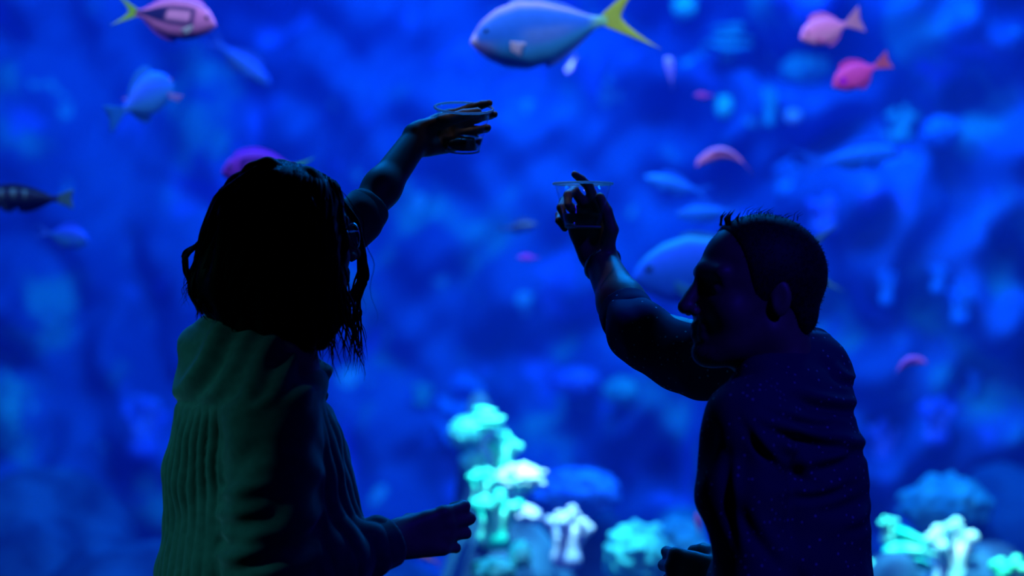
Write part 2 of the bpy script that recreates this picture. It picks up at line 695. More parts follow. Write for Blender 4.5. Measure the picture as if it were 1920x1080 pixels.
# ------------------------------------------------------------------ people
def add_head(f, C, F, U, s=1.0, ears=True):
    """Head in a field; C: point between the ears at eye level, F forward, U up."""
    F, U = unit(F), np.asarray(U, float)
    U = unit(U - F * (U @ F))
    S = np.cross(U, F)

    def P(a, b, c):
        return C + s * (F * a + S * b + U * c)
    A = (F, S, U)
    f.ell(P(-.012, 0, .032), [s * .100, s * .078, s * .088], A, 0.0)
    f.ell(P(.032, 0, -.038), [s * .058, s * .060, s * .080], A, 0.03 * s)
    for q in (-1, 1):
        f.cone(P(-.012, q * .046, -.062), P(.058, q * .014, -.100), .021 * s, .018 * s, .025 * s)
        f.ball(P(.056, q * .042, -.034), .020 * s, .025 * s)
    f.ball(P(.074, 0, -.103), .016 * s, .018 * s)
    f.cone(P(.074, -.042, .023), P(.082, 0, .024), .012 * s, .013 * s, .014 * s)
    f.cone(P(.082, 0, .024), P(.074, .042, .023), .013 * s, .012 * s, .014 * s)
    for q in (-1, 1):
        f.cone(P(.101, q * .022, -.002), P(.090, q * .046, -.002), .0155 * s, .014 * s, .008 * s, sub=True)
        f.ball(P(.071, q * .033, -.001), .0125 * s, .0015 * s)
        f.cone(P(.078, q * .022, .010), P(.068, q * .046, .008), .006 * s, .006 * s, .004 * s)
    f.cone(P(.088, 0, .012), P(.112, 0, -.034), .008 * s, .0115 * s, .010 * s)
    for q in (-1, 1):
        f.ball(P(.100, q * .012, -.039), .0085 * s, .006 * s)
    f.cone(P(.083, -.017, -.063), P(.083, .017, -.063), .009 * s, .009 * s, .008 * s)
    f.ball(P(.090, 0, -.062), .008 * s, .006 * s)
    f.cone(P(.082, -.015, -.076), P(.082, .015, -.076), .009 * s, .009 * s, .006 * s)
    f.ball(P(.088, 0, -.077), .008 * s, .006 * s)
    if ears:
        for q in (-1, 1):
            E = (unit(F * .95 + S * q * -.3), unit(S * q + F * .3), U)
            f.ell(P(-.014, q * .078, -.008), [s * .0165, s * .007, s * .028], E, .006 * s)
            f.ell(P(-.008, q * .086, -.006), [s * .010, s * .006, s * .019], E, .004 * s, sub=True)
    return P


FING = ((.027, .090, (.044, .026, .022)), (.0085, .094, (.049, .030, .023)),
        (-.0105, .089, (.045, .028, .023)), (-.0285, .079, (.035, .021, .020)))


def add_hand(f, wrist, F, T, right, curl, thumb, s=1.0, fan=(6, 2, -3, -9), k=.0035, r0=.0092):
    """Hand in a field: F along the palm, T towards the thumb; curl: (knuckle, middle, end) degrees per finger.
    thumb: three directions in the (F, T, palm) frame. Returns finger tips."""
    F = unit(F)
    T = unit(np.asarray(T, float) - F * (np.asarray(T, float) @ F))
    N = np.cross(T, F) if right else np.cross(F, T)
    wrist = np.asarray(wrist, float)

    def P(a, b, c):
        return wrist + s * (F * a + T * b + N * c)
    tips = []
    for (lat, fw, ph) in FING:
        f.cone(P(0, lat * .55, 0), P(fw, lat, -.002), .0150 * s, .0112 * s, .012)
    f.cone(P(.02, -.02, .008), P(.066, -.024, .008), .013 * s, .011 * s, .014)
    f.cone(P(.06, .018, .004), P(.06, -.018, .004), .013 * s, .012 * s, .012)
    for i, (lat, fw, ph) in enumerate(FING):
        p = P(fw, lat, -.002)
        a = math.radians(fan[i])
        D = F * math.cos(a) + T * math.sin(a)
        ang = 0
        r = r0 * s * (1, 1.03, .98, .86)[i]
        for j in range(3):
            ang += math.radians(curl[i][j])
            d = D * math.cos(ang) + N * math.sin(ang)
            q = p + d * ph[j] * s
            f.cone(p, q, r, r * (.94, .90, .86)[j], .009 if j == 0 else k)
            r *= (.94, .90, .86)[j]
            p = q
        tips.append(p)
    p = P(.016, .016, .006)
    r = .0150 * s
    for j, (L, rr) in enumerate(((.046, .0125), (.034, .0105), (.027, .0088))):
        d = unit(F * thumb[j][0] + T * thumb[j][1] + N * thumb[j][2])
        q = p + d * L * s
        f.cone(p, q, r, rr * s, .012 if j == 0 else k)
        r = rr * s
        p = q
    tips.append(p)
    return tips


def add_legs(f, hip, fwd, side, hem_r=.06, skin=True, grow=0.0):
    for q in (-1, 1):
        h = np.asarray(hip) + side * q * .085
        kn = np.array([h[0], h[1], .47]) + fwd * .03
        an = np.array([h[0], h[1], .09]) - fwd * .01
        f.cone(h, kn, .082 + grow, .055 + grow, .03)
        f.cone(kn, an, .055 + grow, hem_r if not skin else .036, .02)
        if skin:
            f.cone(an, an + fwd * .12 - np.array([0, 0, .055]), .034, .026, .02)
    f.cone(np.asarray(hip) + side * .06 + np.array([0, 0, .07]), np.asarray(hip) - side * .06 + np.array([0, 0, .07]), .095 + grow, .095 + grow, .04)


def shoes(parent, hip, fwd, side):
    for q in (-1, 1):
        h = np.asarray(hip) + side * q * .085
        an = np.array([h[0], h[1], .0]) - fwd * .01
        f = Field(grid_axis(an[0] - .24, an[0] + .24, .008), grid_axis(an[1] - .24, an[1] + .24, .008), grid_axis(-.03, .16, .008))
        f.cone(an + np.array([0, 0, .10]), an + np.array([0, 0, .05]), .048, .046, .02)
        f.cone(an - fwd * .03 + np.array([0, 0, .035]), an + fwd * .17 + np.array([0, 0, .034]), .042, .044, .03)
        ground = f.ax[2][None, None, :]
        f.f = np.maximum(f.f, 0.004 - ground)
        V, Q = f.mesh()
        mesh_obj('shoe', V, Q, M['shoe'], parent)


def ZAX(z_low, z_fine, z_top, h):
    return np.concatenate([np.arange(z_low, z_fine, .012), np.arange(z_fine, z_top + h, h)])


def sec(py, l, r, y, shift=0.0):
    a, b = W(l, py, y), W(r, py, y)
    return (a[2], (a[0] + b[0]) / 2, y + shift, (b[0] - a[0]) / 2)


def person_child(name, V, F, mat, root):
    o = mesh_obj(name, V - np.array(root.location), F, mat, root)
    return o


H = 0.003          # cell size of the figures' surfaces


# ---- the woman
def build_woman():
    fwd = unit((.80, .60, 0))
    side = np.array((-fwd[1], fwd[0], 0))        # towards her left, away from the camera
    hip = np.array(W(500, 1180, 0.0))
    hip[2] = .86
    root = empty('person', (hip[0], hip[1], 0.0))
    tag(root, 'person with wavy shoulder-length dark hair and dark green blouse raising a cup', 'person')

    Cw = W(548, 449, .02)
    hF, hU = unit((.86, .50, .10)), np.array((-.06, -.03, 1.0))
    sh_r = W(512, 790, -.145)
    el_r = W(500, 1078, -.17)
    wr_r = W(738, 1012, -.06)
    sh_l = W(425, 640, .13)
    el_l = W(676, 408, .28)
    wr_l = W(780, 262, .40)
    cup = W(868, 241, .420)

    # body (skin)
    f = Field(grid_axis(-.62, .0, H), grid_axis(-.30, .62, H), ZAX(.0, .98, 1.84, H))
    P = add_head(f, Cw, hF, hU, .95)
    nb = W(486, 690, .0)
    f.cone(P(-.02, 0, -.07), nb, .050, .058, .03)
    f.cone(nb, np.array([hip[0], hip[1], .92]), .085, .10, .04, flat=(side, 1.35))
    f.cone(nb - (0, 0, .03), sh_r, .05, .042, .04)
    f.cone(nb - (0, 0, .03), sh_l, .05, .042, .04)
    f.cone(sh_r, el_r, .044, .036, .02)
    f.cone(el_r, wr_r, .037, .025, .015, )
    f.cone(sh_l, el_l, .042, .030, .02)
    mid = el_l * .62 + wr_l * .38
    f.cone(el_l, mid, .030, .030, .015)
    f.cone(mid, wr_l, .030, .0245, .02)
    add_legs(f, hip, fwd, side)
    # lower hand: back to the camera, fingers loosely curled
    add_hand(f, wr_r, W(850, 990, -.02) - wr_r, (-.05, .05, 1), True,
             ((16, 58, 45), (20, 62, 45), (24, 66, 48), (30, 66, 48)),
             ((.70, .12, .80), (.85, -.05, .6), (.95, -.1, .35)), .97, fan=(4, 0, -5, -11), r0=.0100)
    # raised hand around the cup
    add_hand(f, wr_l, unit((.70, .64, .24)), (-.15, .0, 1), False,
             ((30, 38, 26), (38, 44, 28), (44, 48, 30), (70, 85, 50)),
             ((.62, .10, .85), (.85, .05, .60), (.90, -.05, .40)), .95, fan=(4, 0, -4, -8))
    V, Q = f.mesh()
    person_child('body', V, Q, M['skin'], root)

    # blouse
    f = Field(grid_axis(-.62, -.12, H), grid_axis(-.30, .40, H), grid_axis(.84, 1.70, H))
    secs = [sec(598, 385, 520, .03), sec(618, 352, 545, .02), sec(640, 336, 575, .02), sec(700, 332, 606, .01), sec(760, 324, 622, 0),
            sec(820, 315, 645, 0), sec(880, 306, 664, 0), sec(940, 303, 674, 0), sec(1000, 299, 688, 0),
            sec(1080, 290, 702, 0), sec(1200, 282, 706, 0), sec(1310, 284, 704, 0)]
    f.loft(secs, side, fwd, .02, 1.28)
    f.cone(W(470, 690, -.04), sh_r + (0, 0, .004), .060, .060, .05)
    f.cone(sh_r, W(508, 930, -.16), .064, .066, .03)
    f.cone(W(508, 930, -.16), el_r, .066, .062, .02)
    f.cone(el_r, W(640, 1048, -.105), .060, .048, .02)
    f.cone(W(640, 1048, -.105), W(716, 1020, -.072), .048, .037, .02)
    # raised sleeve, rolled above the elbow
    f.cone(W(408, 652, .10), W(520, 540, .18), .050, .056, .035)
    f.cone(W(520, 540, .18), el_l, .056, .040, .03)
    f.cone(el_l, el_l * .93 + wr_l * .07, .040, .037, .01)
    # collar stand and points
    f.cone(W(440, 616, .05), W(560, 660, .06), .034, .030, .03)
    f.cone(W(575, 665, .07), W(606, 735, .05), .020, .016, .02)
    V, Q = f.mesh()
    N = vnormals(V, Q)
    px = 960 + V[:, 0] * FPX / (V[:, 1] - CAM_Y)
    py = 540 - (V[:, 2] - CAM_Z) * FPX / (V[:, 1] - CAM_Y)
    rel = V - np.array([W(490, 900, 0)[0], 0, 0])
    th = np.arctan2(rel[:, 0] * fwd[0] + rel[:, 1] * fwd[1], rel[:, 0] * side[0] + rel[:, 1] * side[1])
    n1, n2 = sines(31, 8, 2, 6), sines(32, 10, 8, 22)
    w1 = n1(V)
    ab = el_r - sh_r
    t = np.clip((V - sh_r) @ ab / (ab @ ab), -.1, 1)
    dist = np.linalg.norm(V - sh_r - t[:, None] * ab, axis=1)
    sleeve = 1 - step(dist, .074, .088)
    torso = 1 - sleeve
    w3 = sines(33, 10, 1.5, 5)(V)
    pleat = np.abs(np.sin(th * 19 + 1.1 * w3)) ** .8 - .5
    disp = .0085 * pleat * step(py, 748, 800) * torso * (.7 + .3 * w1)
    fine = np.sin(.125 * (px * .80 + py * .55) + 1.6 * w3)
    wide = np.sin(.060 * (px * .60 + py * .70) + 1.2 * w1)
    disp += (.0048 * fine + .0052 * wide) * (1 - step(py, 735, 770)) * step(py, 570, 620)
    sl = np.sin(py * .075 + 3.2 * w3 + 1.5 * w1 + px * .035)
    disp += .0036 * sl * sleeve * step(py, 800, 900)
    sl2 = np.sin(py * .16 + px * .03 + 2.5 * w3)
    disp += .0022 * sl2 * sleeve * step(py, 860, 920) * (1 - step(px, 470, 540))
    disp += .0022 * np.sin(px * .09 - py * .05 + 2 * w3) * (V[:, 1] < -.04) * step(px, 600, 640)
    disp += .0018 * n2(V)
    disp += -.004 * np.exp(-((py - (752 + (px - 330) * .10)) / 6) ** 2) * torso * (1 - step(px, 400, 450)) * step(V[:, 1], -.14, -.06)   # yoke seam
    V = V + N * disp[:, None]
    person_child('blouse', V, Q, M['blouse'], root)

    # rolled cuffs
    for a, b, r in ((W(712, 1024, -.075), W(727, 1018, -.067), .040), (el_l * .97 + wr_l * .03, el_l * .90 + wr_l * .10, .0405)):
        f = Field(grid_axis(a[0] - .08, a[0] + .08, H), grid_axis(a[1] - .08, a[1] + .08, H), grid_axis(a[2] - .08, a[2] + .08, H))
        f.cone(a, b, r, r * .98, 0)
        d = unit(b - a)
        X, Y, Z = np.meshgrid(*f.ax, indexing='ij', sparse=True)
        t = (X - a[0]) * d[0] + (Y - a[1]) * d[1] + (Z - a[2]) * d[2]
        f.f = np.maximum(f.f, np.maximum(-.010 - t, t - float((b - a) @ d) - .010)).astype(np.float32)
        V, Q = f.mesh()
        person_child('cuff', V, Q, M['blouse'], root)

    # trousers, shoes
    f = Field(grid_axis(-.72, -.10, .012), grid_axis(-.35, .35, .012), grid_axis(.0, 1.1, .012))
    add_legs(f, hip, fwd, side, .062, False, .012)
    V, Q = f.mesh()
    V[:, 2] = np.maximum(V[:, 2], .05)
    person_child('trousers', V, Q, M['trousers'], root)
    for o in [0]:
        n0 = set(bpy.data.objects)
        shoes(root, hip, fwd, side)
        for q in set(bpy.data.objects) - n0:
            q.location = -Vector(root.location)

    # hair: a mass over the skull, wavy locks on it, loose strands
    hF_, hU_ = unit(hF), hU
    f = Field(grid_axis(-.66, -.15, .004), grid_axis(-.26, .26, .004), grid_axis(1.30, 1.80, .004))
    U_ = unit(hU_ - hF_ * (hU_ @ hF_))
    S_ = np.cross(U_, hF_)
    A = (hF_, S_, U_)
    f.ell(P(-.026, 0, .030), [.097, .088, .093], A, 0)
    f.ell(W(522, 438, .0), [.096, .095, .106], np.eye(3), .03)
    f.ell(W(468, 508, .0), [.078, .092, .078], np.eye(3), .03)
    f.ell(W(428, 545, .0), [.050, .080, .050], np.eye(3), .03)
    f.ell(W(515, 560, -.045), [.090, .050, .072], np.eye(3), .03)
    f.ell(W(590, 530, -.065), [.040, .032, .100], np.eye(3), .03)
    f.ell(W(555, 595, -.05), [.060, .040, .052], np.eye(3), .03)
    # open it at the face
    f.ell(P(.112, 0, -.03), [.062, .085, .115], A, .02, sub=True)
    hf = f
    first = np.argmax(hf.f < 0, axis=1)
    hit = (hf.f < 0).any(axis=1)

    def on_mass(p, lift):
        """The point moved along y onto the side of the hair mass facing the hall, if it lies over the mass."""
        i = int(round((p[0] - hf.ax[0][0]) / .004))
        k = int(round((p[2] - hf.ax[2][0]) / .004))
        if 0 <= i < hit.shape[0] and 0 <= k < hit.shape[1] and hit[i, k]:
            return min(p[1], float(hf.ax[1][first[i, k]]) - lift)
        return p[1]
    V, Q = f.mesh()
    N = vnormals(V, Q)
    nn = sines(41, 12, 6, 20)
    stretched = V * np.array([1, 1, .25])
    V = V + N * (.0035 * nn(stretched * 2.0))[:, None]
    hair = Bag().add(V, Q)
    r = random.Random(5)
    crown = P(-.035, 0, .128)

    def lock(pxs, y0, y1, r0, wav, seed, n=24, snap=False):
        """A wavy lock through pixel waypoints, sliding from depth y0 to y1."""
        t = np.linspace(0, 1, n)
        q = np.array(pxs, float)
        tt = np.linspace(0, 1, len(q))
        X = np.interp(t, tt, q[:, 0])
        Y = np.interp(t, tt, q[:, 1])
        for _ in range(3):
            X[1:-1] = (X[:-2] + 2 * X[1:-1] + X[2:]) / 4
            Y[1:-1] = (Y[:-2] + 2 * Y[1:-1] + Y[2:]) / 4
        rr = random.Random(seed)
        ph, fr = rr.uniform(0, 6.3), rr.uniform(2.0, 3.6)
        X = X + wav * t * np.sin(t * fr * 6.28 + ph)
        Y = Y + wav * .4 * t * np.cos(t * fr * 6.28 + ph)
        D = y0 + (y1 - y0) * t + .010 * np.sin(t * 9 + ph)
        pts = np.array([W(a, b, c) for a, b, c in zip(X, Y, D)])
        if snap:
            yy = np.array([on_mass(p, r0 * .3) for p in pts])
            for _ in range(3):
                yy[1:-1] = (yy[:-2] + 2 * yy[1:-1] + yy[2:]) / 4
            pts = np.array([W(a, b, c) for a, b, c in zip(X, Y, yy)])
        rad = r0 * np.clip(1 - t ** 3, .04, 1) * np.clip(t * 6 + .4, 0, 1)
        hair.add(*tube(pts, rad, 5))
    for i in range(150):     # over the side turned to the camera
        e = (i + r.uniform(-5, 5)) / 150
        x0 = 505 + e * 118
        ex = 372 + e * 255 + r.uniform(-10, 10)
        ey = 578 + e * 85 + r.uniform(-25, 30)
        y_top = 306 + 60 * max(0, e - .35) ** 1.5
        bow = (e - .5) * (110 if e < .5 else 40)
        lock([(x0, y_top), (x0 + bow * .45 + (ex - x0) * .25, 378), ((x0 + ex) / 2 + bow * .5, 460), (ex, 540), (ex + r.uniform(-8, 8), ey)],
             .0, -.06, r.uniform(.004, .009), r.uniform(4, 10), i, 28, True)
    for i in range(46):      # down the back of the head
        e = r.uniform(0, 1)
        ex = 352 + e * 70
        lock([(520 - 40 * (1 - e), 306 + 8 * r.random()), (432 - 30 * (1 - e) + 30 * e, 360 + 20 * r.random()), (388 + 50 * e - 10, 450), (ex + 3, 525), (ex + 10 + r.uniform(-6, 12), r.uniform(565, 600))],
             r.uniform(-.05, .09), r.uniform(-.06, .06), r.uniform(.004, .007), r.uniform(4, 10), 100 + i)
    for i in range(40):      # hanging in front of the shoulder
        ex = 585 + r.uniform(0, 95)
        lock([(600 + r.uniform(-25, 20), 370), (618 + r.uniform(-30, 22), 470), (620 + (ex - 620) * .7, 580), (ex, r.uniform(650, 722))],
             r.uniform(-.08, -.02), r.uniform(-.08, .03), r.uniform(.0016, .0042), r.uniform(5, 12), 200 + i, 26)
    for i in range(22):      # on the far side of the face
        ex = 655 + r.uniform(0, 30)
        lock([(612, 338), (666 + r.uniform(0, 8), 415), (685 + r.uniform(-8, 6), 500), (665 + r.uniform(-15, 15), 560), (ex, r.uniform(610, 712))],
             .10, .08, r.uniform(.0016, .0038), r.uniform(4, 9), 300 + i, 26)
    for i in range(14):      # the flick at the back
        lock([(420, 400 + r.uniform(-20, 20)), (375, 455), (338 + r.uniform(0, 14), 480 + r.uniform(-6, 10)), (345 + r.uniform(-4, 14), 505 + r.uniform(0, 14)), (362 + r.uniform(-10, 6), 535)],
             r.uniform(-.04, .05), r.uniform(-.03, .04), r.uniform(.0012, .004), r.uniform(1, 4), 400 + i)
    for i in range(34):      # fuzz along the outline at the back
        yb = r.uniform(330, 520)
        xb = np.interp(yb, [330, 400, 450, 500, 520], [455, 408, 385, 352, 355])
        lock([(xb + 40, yb - 30), (xb + 12, yb), (xb - 4 + r.uniform(-8, 6), yb + 30), (xb - 2 + r.uniform(-16, 8), yb + 55 + 20 * r.random())],
             r.uniform(-.04, .06), r.uniform(-.04, .06), .0007, 3, 600 + i)
    for i in range(26):      # flyaways
        x0 = r.uniform(430, 650)
        a = r.uniform(-1, 1)
        e = (x0 - 540) / 110
        lock([(x0, 330 + 30 * abs(e)), (x0 + 40 * e, 400), (x0 + 62 * e + 8 * a, 500), (x0 + 60 * e + 20 * a, 560 + 60 * r.random())],
             r.uniform(-.09, .05), r.uniform(-.09, .05), .0008, 8, 500 + i)
    allV = np.concatenate(hair.V) - np.array(root.location)
    mesh_obj('hair', allV, hair.F, M['hair_woman'], root)

    # spectacles
    g = Bag()
    lens = []
    for q in (-1, 1):
        an = np.linspace(0, 2 * math.pi, 25)
        pts = np.array([P(.098 - .004 * abs(math.cos(a)), q * .034 + .025 * math.cos(a), -.004 + .021 * math.sin(a)) for a in an])
        g.add(*tube(pts, .0014, 6, False))
        g.add(*tube([P(.094, q * .058, .004), P(.05, q * .078, .006), P(-.02, q * .082, .004)], .0014, 6))
        an = np.linspace(0, 2 * math.pi, 24, endpoint=False)
        ring = [P(.0985 - .004 * abs(math.cos(a)), q * .034 + .024 * math.cos(a), -.004 + .020 * math.sin(a)) for a in an]
        ring2 = [P(.0965 - .004 * abs(math.cos(a)), q * .034 + .024 * math.cos(a), -.004 + .020 * math.sin(a)) for a in an]
        n = len(an)
        lens.append((ring + ring2, [tuple(range(n)), tuple(range(2 * n - 1, n - 1, -1))] + [(i, n + i, n + (i + 1) % n, (i + 1) % n) for i in range(n)]))
    g.add(*tube([P(.100, -.010, .002), P(.104, 0, .005), P(.100, .010, .002)], .0014, 6))
    g.V = [v - np.array(root.location) for v in g.V]
    go = g.build('eyeglasses', M['metal'], root)
    for v, fc in lens:
        mesh_obj('lens', np.array(v) - np.array(root.location), fc, M['lens'], go, smooth=False)
    # wristband
    a = wr_r + unit(wr_r - el_r) * -.004
    d = unit(wr_r - el_r)
    u = unit(np.cross(d, (0, 0, 1)))
    w = np.cross(d, u)
    an = np.linspace(0, 2 * math.pi, 33)
    pts = np.array([a + .031 * (u * math.cos(t) + w * math.sin(t)) for t in an]) - np.array(root.location)
    V, Fq = tube(pts, .0028, 8, False)
    mesh_obj('bracelet', V, Fq, M['band'], root)
    return root, cup


# ---- the man
def build_man():
    fwd = unit((-.80, .60, 0))
    side = np.array((-fwd[1], fwd[0], 0))        # his left: towards the camera
    hip = np.array(W(1500, 1180, .0))
    hip[2] = .84
    root = empty('person', (hip[0], hip[1], 0))
    tag(root, 'person with short receding hair and navy dotted shirt, arm up holding a cup', 'person')
    C = W(1412, 548, .0)
    hF, hU = unit((-.93, -.30, .10)), np.array((.10, .02, 1.0))
    sh_l = W(1400, 800, -.145)
    el_l = W(1415, 1100, -.15)
    wr_l = W(1362, 1086, .02)
    sh_r = W(1505, 705, .14)
    el_r = W(1192, 622, .26)
    wr_r = W(1128, 492, .42)
    cup = W(1093, 384, .372)

    f = Field(grid_axis(.0, .66, H), grid_axis(-.30, .60, H), ZAX(.0, .98, 1.72, H))
    P = add_head(f, C, hF, hU, 1.0)
    nb = W(1478, 735, .02)
    f.cone(P(-.03, 0, -.06), nb, .058, .066, .03)
    f.cone(nb - (0, 0, .04), np.array([hip[0], hip[1], .92]), .085, .10, .04, flat=(side, 1.3))
    f.cone(nb - (0, 0, .03), sh_l, .05, .045, .04)
    f.cone(nb - (0, 0, .03), sh_r, .05, .045, .04)
    f.cone(sh_l, el_l, .048, .040, .02)
    f.cone(el_l, wr_l, .040, .028, .015)
    f.cone(sh_r, el_r, .048, .042, .02)
    mid = el_r * .6 + wr_r * .4
    f.cone(el_r, mid, .042, .039, .015)
    f.cone(mid, wr_r, .039, .0285, .02)
    add_legs(f, hip, fwd, side)
    # low hand, loosely closed
    add_hand(f, wr_l, W(1270, 1074, .07) - wr_l, (-.25, .35, .9), False,
             ((40, 70, 50), (44, 74, 50), (48, 76, 50), (52, 76, 50)),
             ((.6, .45, .62), (.9, .1, .5), (.9, -.1, .4)), 1.05, fan=(5, 1, -4, -9))
    # raised hand around the cup from behind
    add_hand(f, wr_r, unit((-.32, .06, .94)), (.86, -.46, .18), True,
             ((14, 42, 6), (36, 66, 40), (40, 74, 45), (42, 80, 50)),
             ((.66, .70, .30), (1.0, .12, .10), (1.0, -.08, .10)), .98, fan=(2, -2, -12, -20))
    V, Q = f.mesh()
    person_child('body', V, Q, M['skin_man'], root)

    # shirt
    f = Field(grid_axis(.08, .66, H), grid_axis(-.30, .40, H), grid_axis(.80, 1.52, H))
    secs = [sec(632, 1490, 1545, .05), sec(650, 1465, 1568, .04), sec(690, 1425, 1586, .03), sec(730, 1400, 1600, .02), sec(770, 1385, 1611, .01), sec(800, 1370, 1619, 0),
            sec(860, 1350, 1629, 0), sec(910, 1345, 1636, 0), sec(960, 1345, 1639, 0), sec(1080, 1350, 1644, 0),
            sec(1200, 1352, 1648, 0), sec(1300, 1356, 1646, 0)]
    f.loft(secs, side, fwd, .02, 1.25)
    f.cone(W(1470, 720, .0), sh_l + (0, 0, .0), .060, .062, .05)
    f.cone(sh_l + (0, 0, -.004), W(1385, 900, -.145), .066, .064, .03)
    f.cone(W(1385, 900, -.145), el_l, .064, .058, .02)
    f.cone(el_l, el_l * .25 + wr_l * .75, .056, .042, .02)
    # raised sleeve
    f.cone(W(1525, 700, .09), sh_r, .060, .066, .05)
    f.cone(sh_r, W(1290, 672, .22), .066, .057, .04)
    f.cone(W(1290, 672, .22), el_r, .056, .050, .03)
    f.cone(el_r, el_r * .80 + wr_r * .20, .050, .044, .02)
    # collar
    f.cone(W(1425, 705, -.045), W(1520, 655, .03), .022, .024, .03)
    f.cone(W(1425, 705, -.045), W(1375, 735, .03), .022, .016, .03)
    V, Q = f.mesh()
    N = vnormals(V, Q)
    px = 960 + V[:, 0] * FPX / (V[:, 1] - CAM_Y)
    py = 540 - (V[:, 2] - CAM_Z) * FPX / (V[:, 1] - CAM_Y)
    n1, n2 = sines(51, 8, 2, 6), sines(52, 10, 8, 22)
    w1 = n1(V)
    back = step(px, 1400, 1520) * (V[:, 1] < .12)
    disp = np.zeros(len(V))
    # creases fanning out from the raised shoulder: (px, py) from, to, width, depth
    for (ax_, ay_, bx_, by_, wd, dp) in ((1500, 745, 1606, 770, 9, .011), (1455, 775, 1560, 800, 8, .007), (1440, 805, 1610, 845, 11, .012), (1480, 862, 1520, 905, 12, .009),
                                         (1505, 885, 1612, 850, 12, .011), (1490, 935, 1590, 915, 10, .008), (1400, 805, 1465, 880, 9, .007), (1560, 690, 1600, 720, 8, .007),
                                         (1530, 960, 1630, 930, 14, .006), (1365, 860, 1375, 1010, 10, .008), (1380, 950, 1480, 1075, 14, .007), (1590, 1000, 1640, 960, 12, .005)):
        dx, dy = bx_ - ax_, by_ - ay_
        L2 = dx * dx + dy * dy
        t = np.clip(((px - ax_) * dx + (py - ay_) * dy) / L2, 0, 1)
        curve = 8 * np.sin(t * math.pi)
        dd = ((px - ax_) * -dy + (py - ay_) * dx) / math.sqrt(L2) - curve
        ex = np.hypot(px - ax_ - t * dx, py - ay_ - t * dy) - np.abs(dd + curve)
        g = np.exp(-(dd / wd) ** 2) * np.exp(-(ex / 20) ** 2) * np.sin(np.clip(t * .9 + .05, 0, 1) * math.pi) ** .6
        g2 = np.exp(-((dd + wd * 1.6) / (wd * 1.2)) ** 2) * np.exp(-(ex / 20) ** 2) * np.sin(np.clip(t * .9 + .05, 0, 1) * math.pi) ** .6
        disp += (-dp * g + dp * .7 * g2) * (V[:, 1] < .10)
    disp += .003 * w1 * back
    disp += .0045 * np.sin(px * .06 + py * .018 + 1.2 * w1) * (1 - back) * (V[:, 1] < .12) * step(py, 760, 850)
    disp += .0040 * np.sin(px * .075 - py * .03 + 1.5 * w1) * (V[:, 1] >= .12)
    disp += .0016 * n2(V)
    V = V + N * disp[:, None]
    person_child('shirt', V, Q, M['shirt'], root)
    # rolled cuff on the raised forearm
    a, b, r = el_r * .80 + wr_r * .20, el_r * .72 + wr_r * .28, .048
    f = Field(grid_axis(a[0] - .08, a[0] + .08, H), grid_axis(a[1] - .08, a[1] + .08, H), grid_axis(a[2] - .08, a[2] + .08, H))
    f.cone(a, b, r, r * .97, 0)
    d = unit(b - a)
    X, Y, Z = np.meshgrid(*f.ax, indexing='ij', sparse=True)
    t = (X - a[0]) * d[0] + (Y - a[1]) * d[1] + (Z - a[2]) * d[2]
    f.f = np.maximum(f.f, np.maximum(-.012 - t, t - float((b - a) @ d) - .008)).astype(np.float32)
    V, Q = f.mesh()
    person_child('cuff', V, Q, M['shirt'], root)

    f = Field(grid_axis(.10, .80, .012), grid_axis(-.35, .35, .012), grid_axis(.0, 1.1, .012))
    add_legs(f, hip, fwd, side, .065, False, .014)
    V, Q = f.mesh()
    V[:, 2] = np.maximum(V[:, 2], .05)
    person_child('trousers', V, Q, M['trousers'], root)
    n0 = set(bpy.data.objects)
    shoes(root, hip, fwd, side)
    for q in set(bpy.data.objects) - n0:
        q.location = -Vector(root.location)

    # short hair: a thin cap from the receding hairline to the nape, with bristles
    F_ = unit(hF)
    U_ = unit(hU - F_ * (hU @ F_))
    S_ = np.cross(U_, F_)
    f = Field(grid_axis(.20, .56, .003), grid_axis(-.16, .16, .003), grid_axis(1.36, 1.66, .003))
    f.ell(P(-.014, 0, .032), [.1045, .0815, .0925], (F_, S_, U_), 0)
    f.cone(P(-.070, -.028, -.035), P(-.070, .028, -.035), .027, .027, .03)
    f.ell(P(.105, 0, -.02), [.085, .12, .125], (F_, S_, U_), .012, sub=True)
    f.ell(P(-.012, 0, -.075), [.055, .12, .07], (F_, S_, U_), .012, sub=True)
    V, Q = f.mesh()
    hair = Bag().add(V, Q)
    rr = np.random.default_rng(3)
    N = vnormals(V, Q)
    for i in rr.choice(len(V), 1500, replace=False):
        p, n = V[i], N[i]
        g = unit(n + U_ * .2 - F_ * .5 + rr.normal(size=3) * .3)
        L = rr.uniform(.002, .005)
        hair.add(*tube([p, p + g * L * .6, p + g * L - U_ * L * .2], [.0005, .0004, .0001], 4))
    for i in range(16):      # tuft over the forehead
        b0 = P(.055 + rr.uniform(-.02, .012), rr.uniform(-.02, .02), .098)
        g = unit(U_ * 1.0 + F_ * rr.uniform(-.2, .5) + S_ * rr.uniform(-.3, .3))
        L = rr.uniform(.014, .03)
        hair.add(*tube([b0, b0 + g * L * .6, b0 + g * L + F_ * -.006], [.0022, .0016, .0003], 5))
    for i in range(30):      # fine hairs on the crown
        b0 = P(rr.uniform(-.06, .04), rr.uniform(-.03, .03), .118)
        g = unit(U_ + F_ * rr.uniform(-.9, .2) + S_ * rr.uniform(-.3, .3))
        L = rr.uniform(.008, .02)
        hair.add(*tube([b0, b0 + g * L * .6, b0 + g * L - F_ * .008], [.0006, .0005, .0001], 4))
    mesh_obj('hair', np.concatenate(hair.V) - np.array(root.location), hair.F, M['hair_man'], root)
    # stubble beard: bristles along jaw and chin
    beard = Bag()
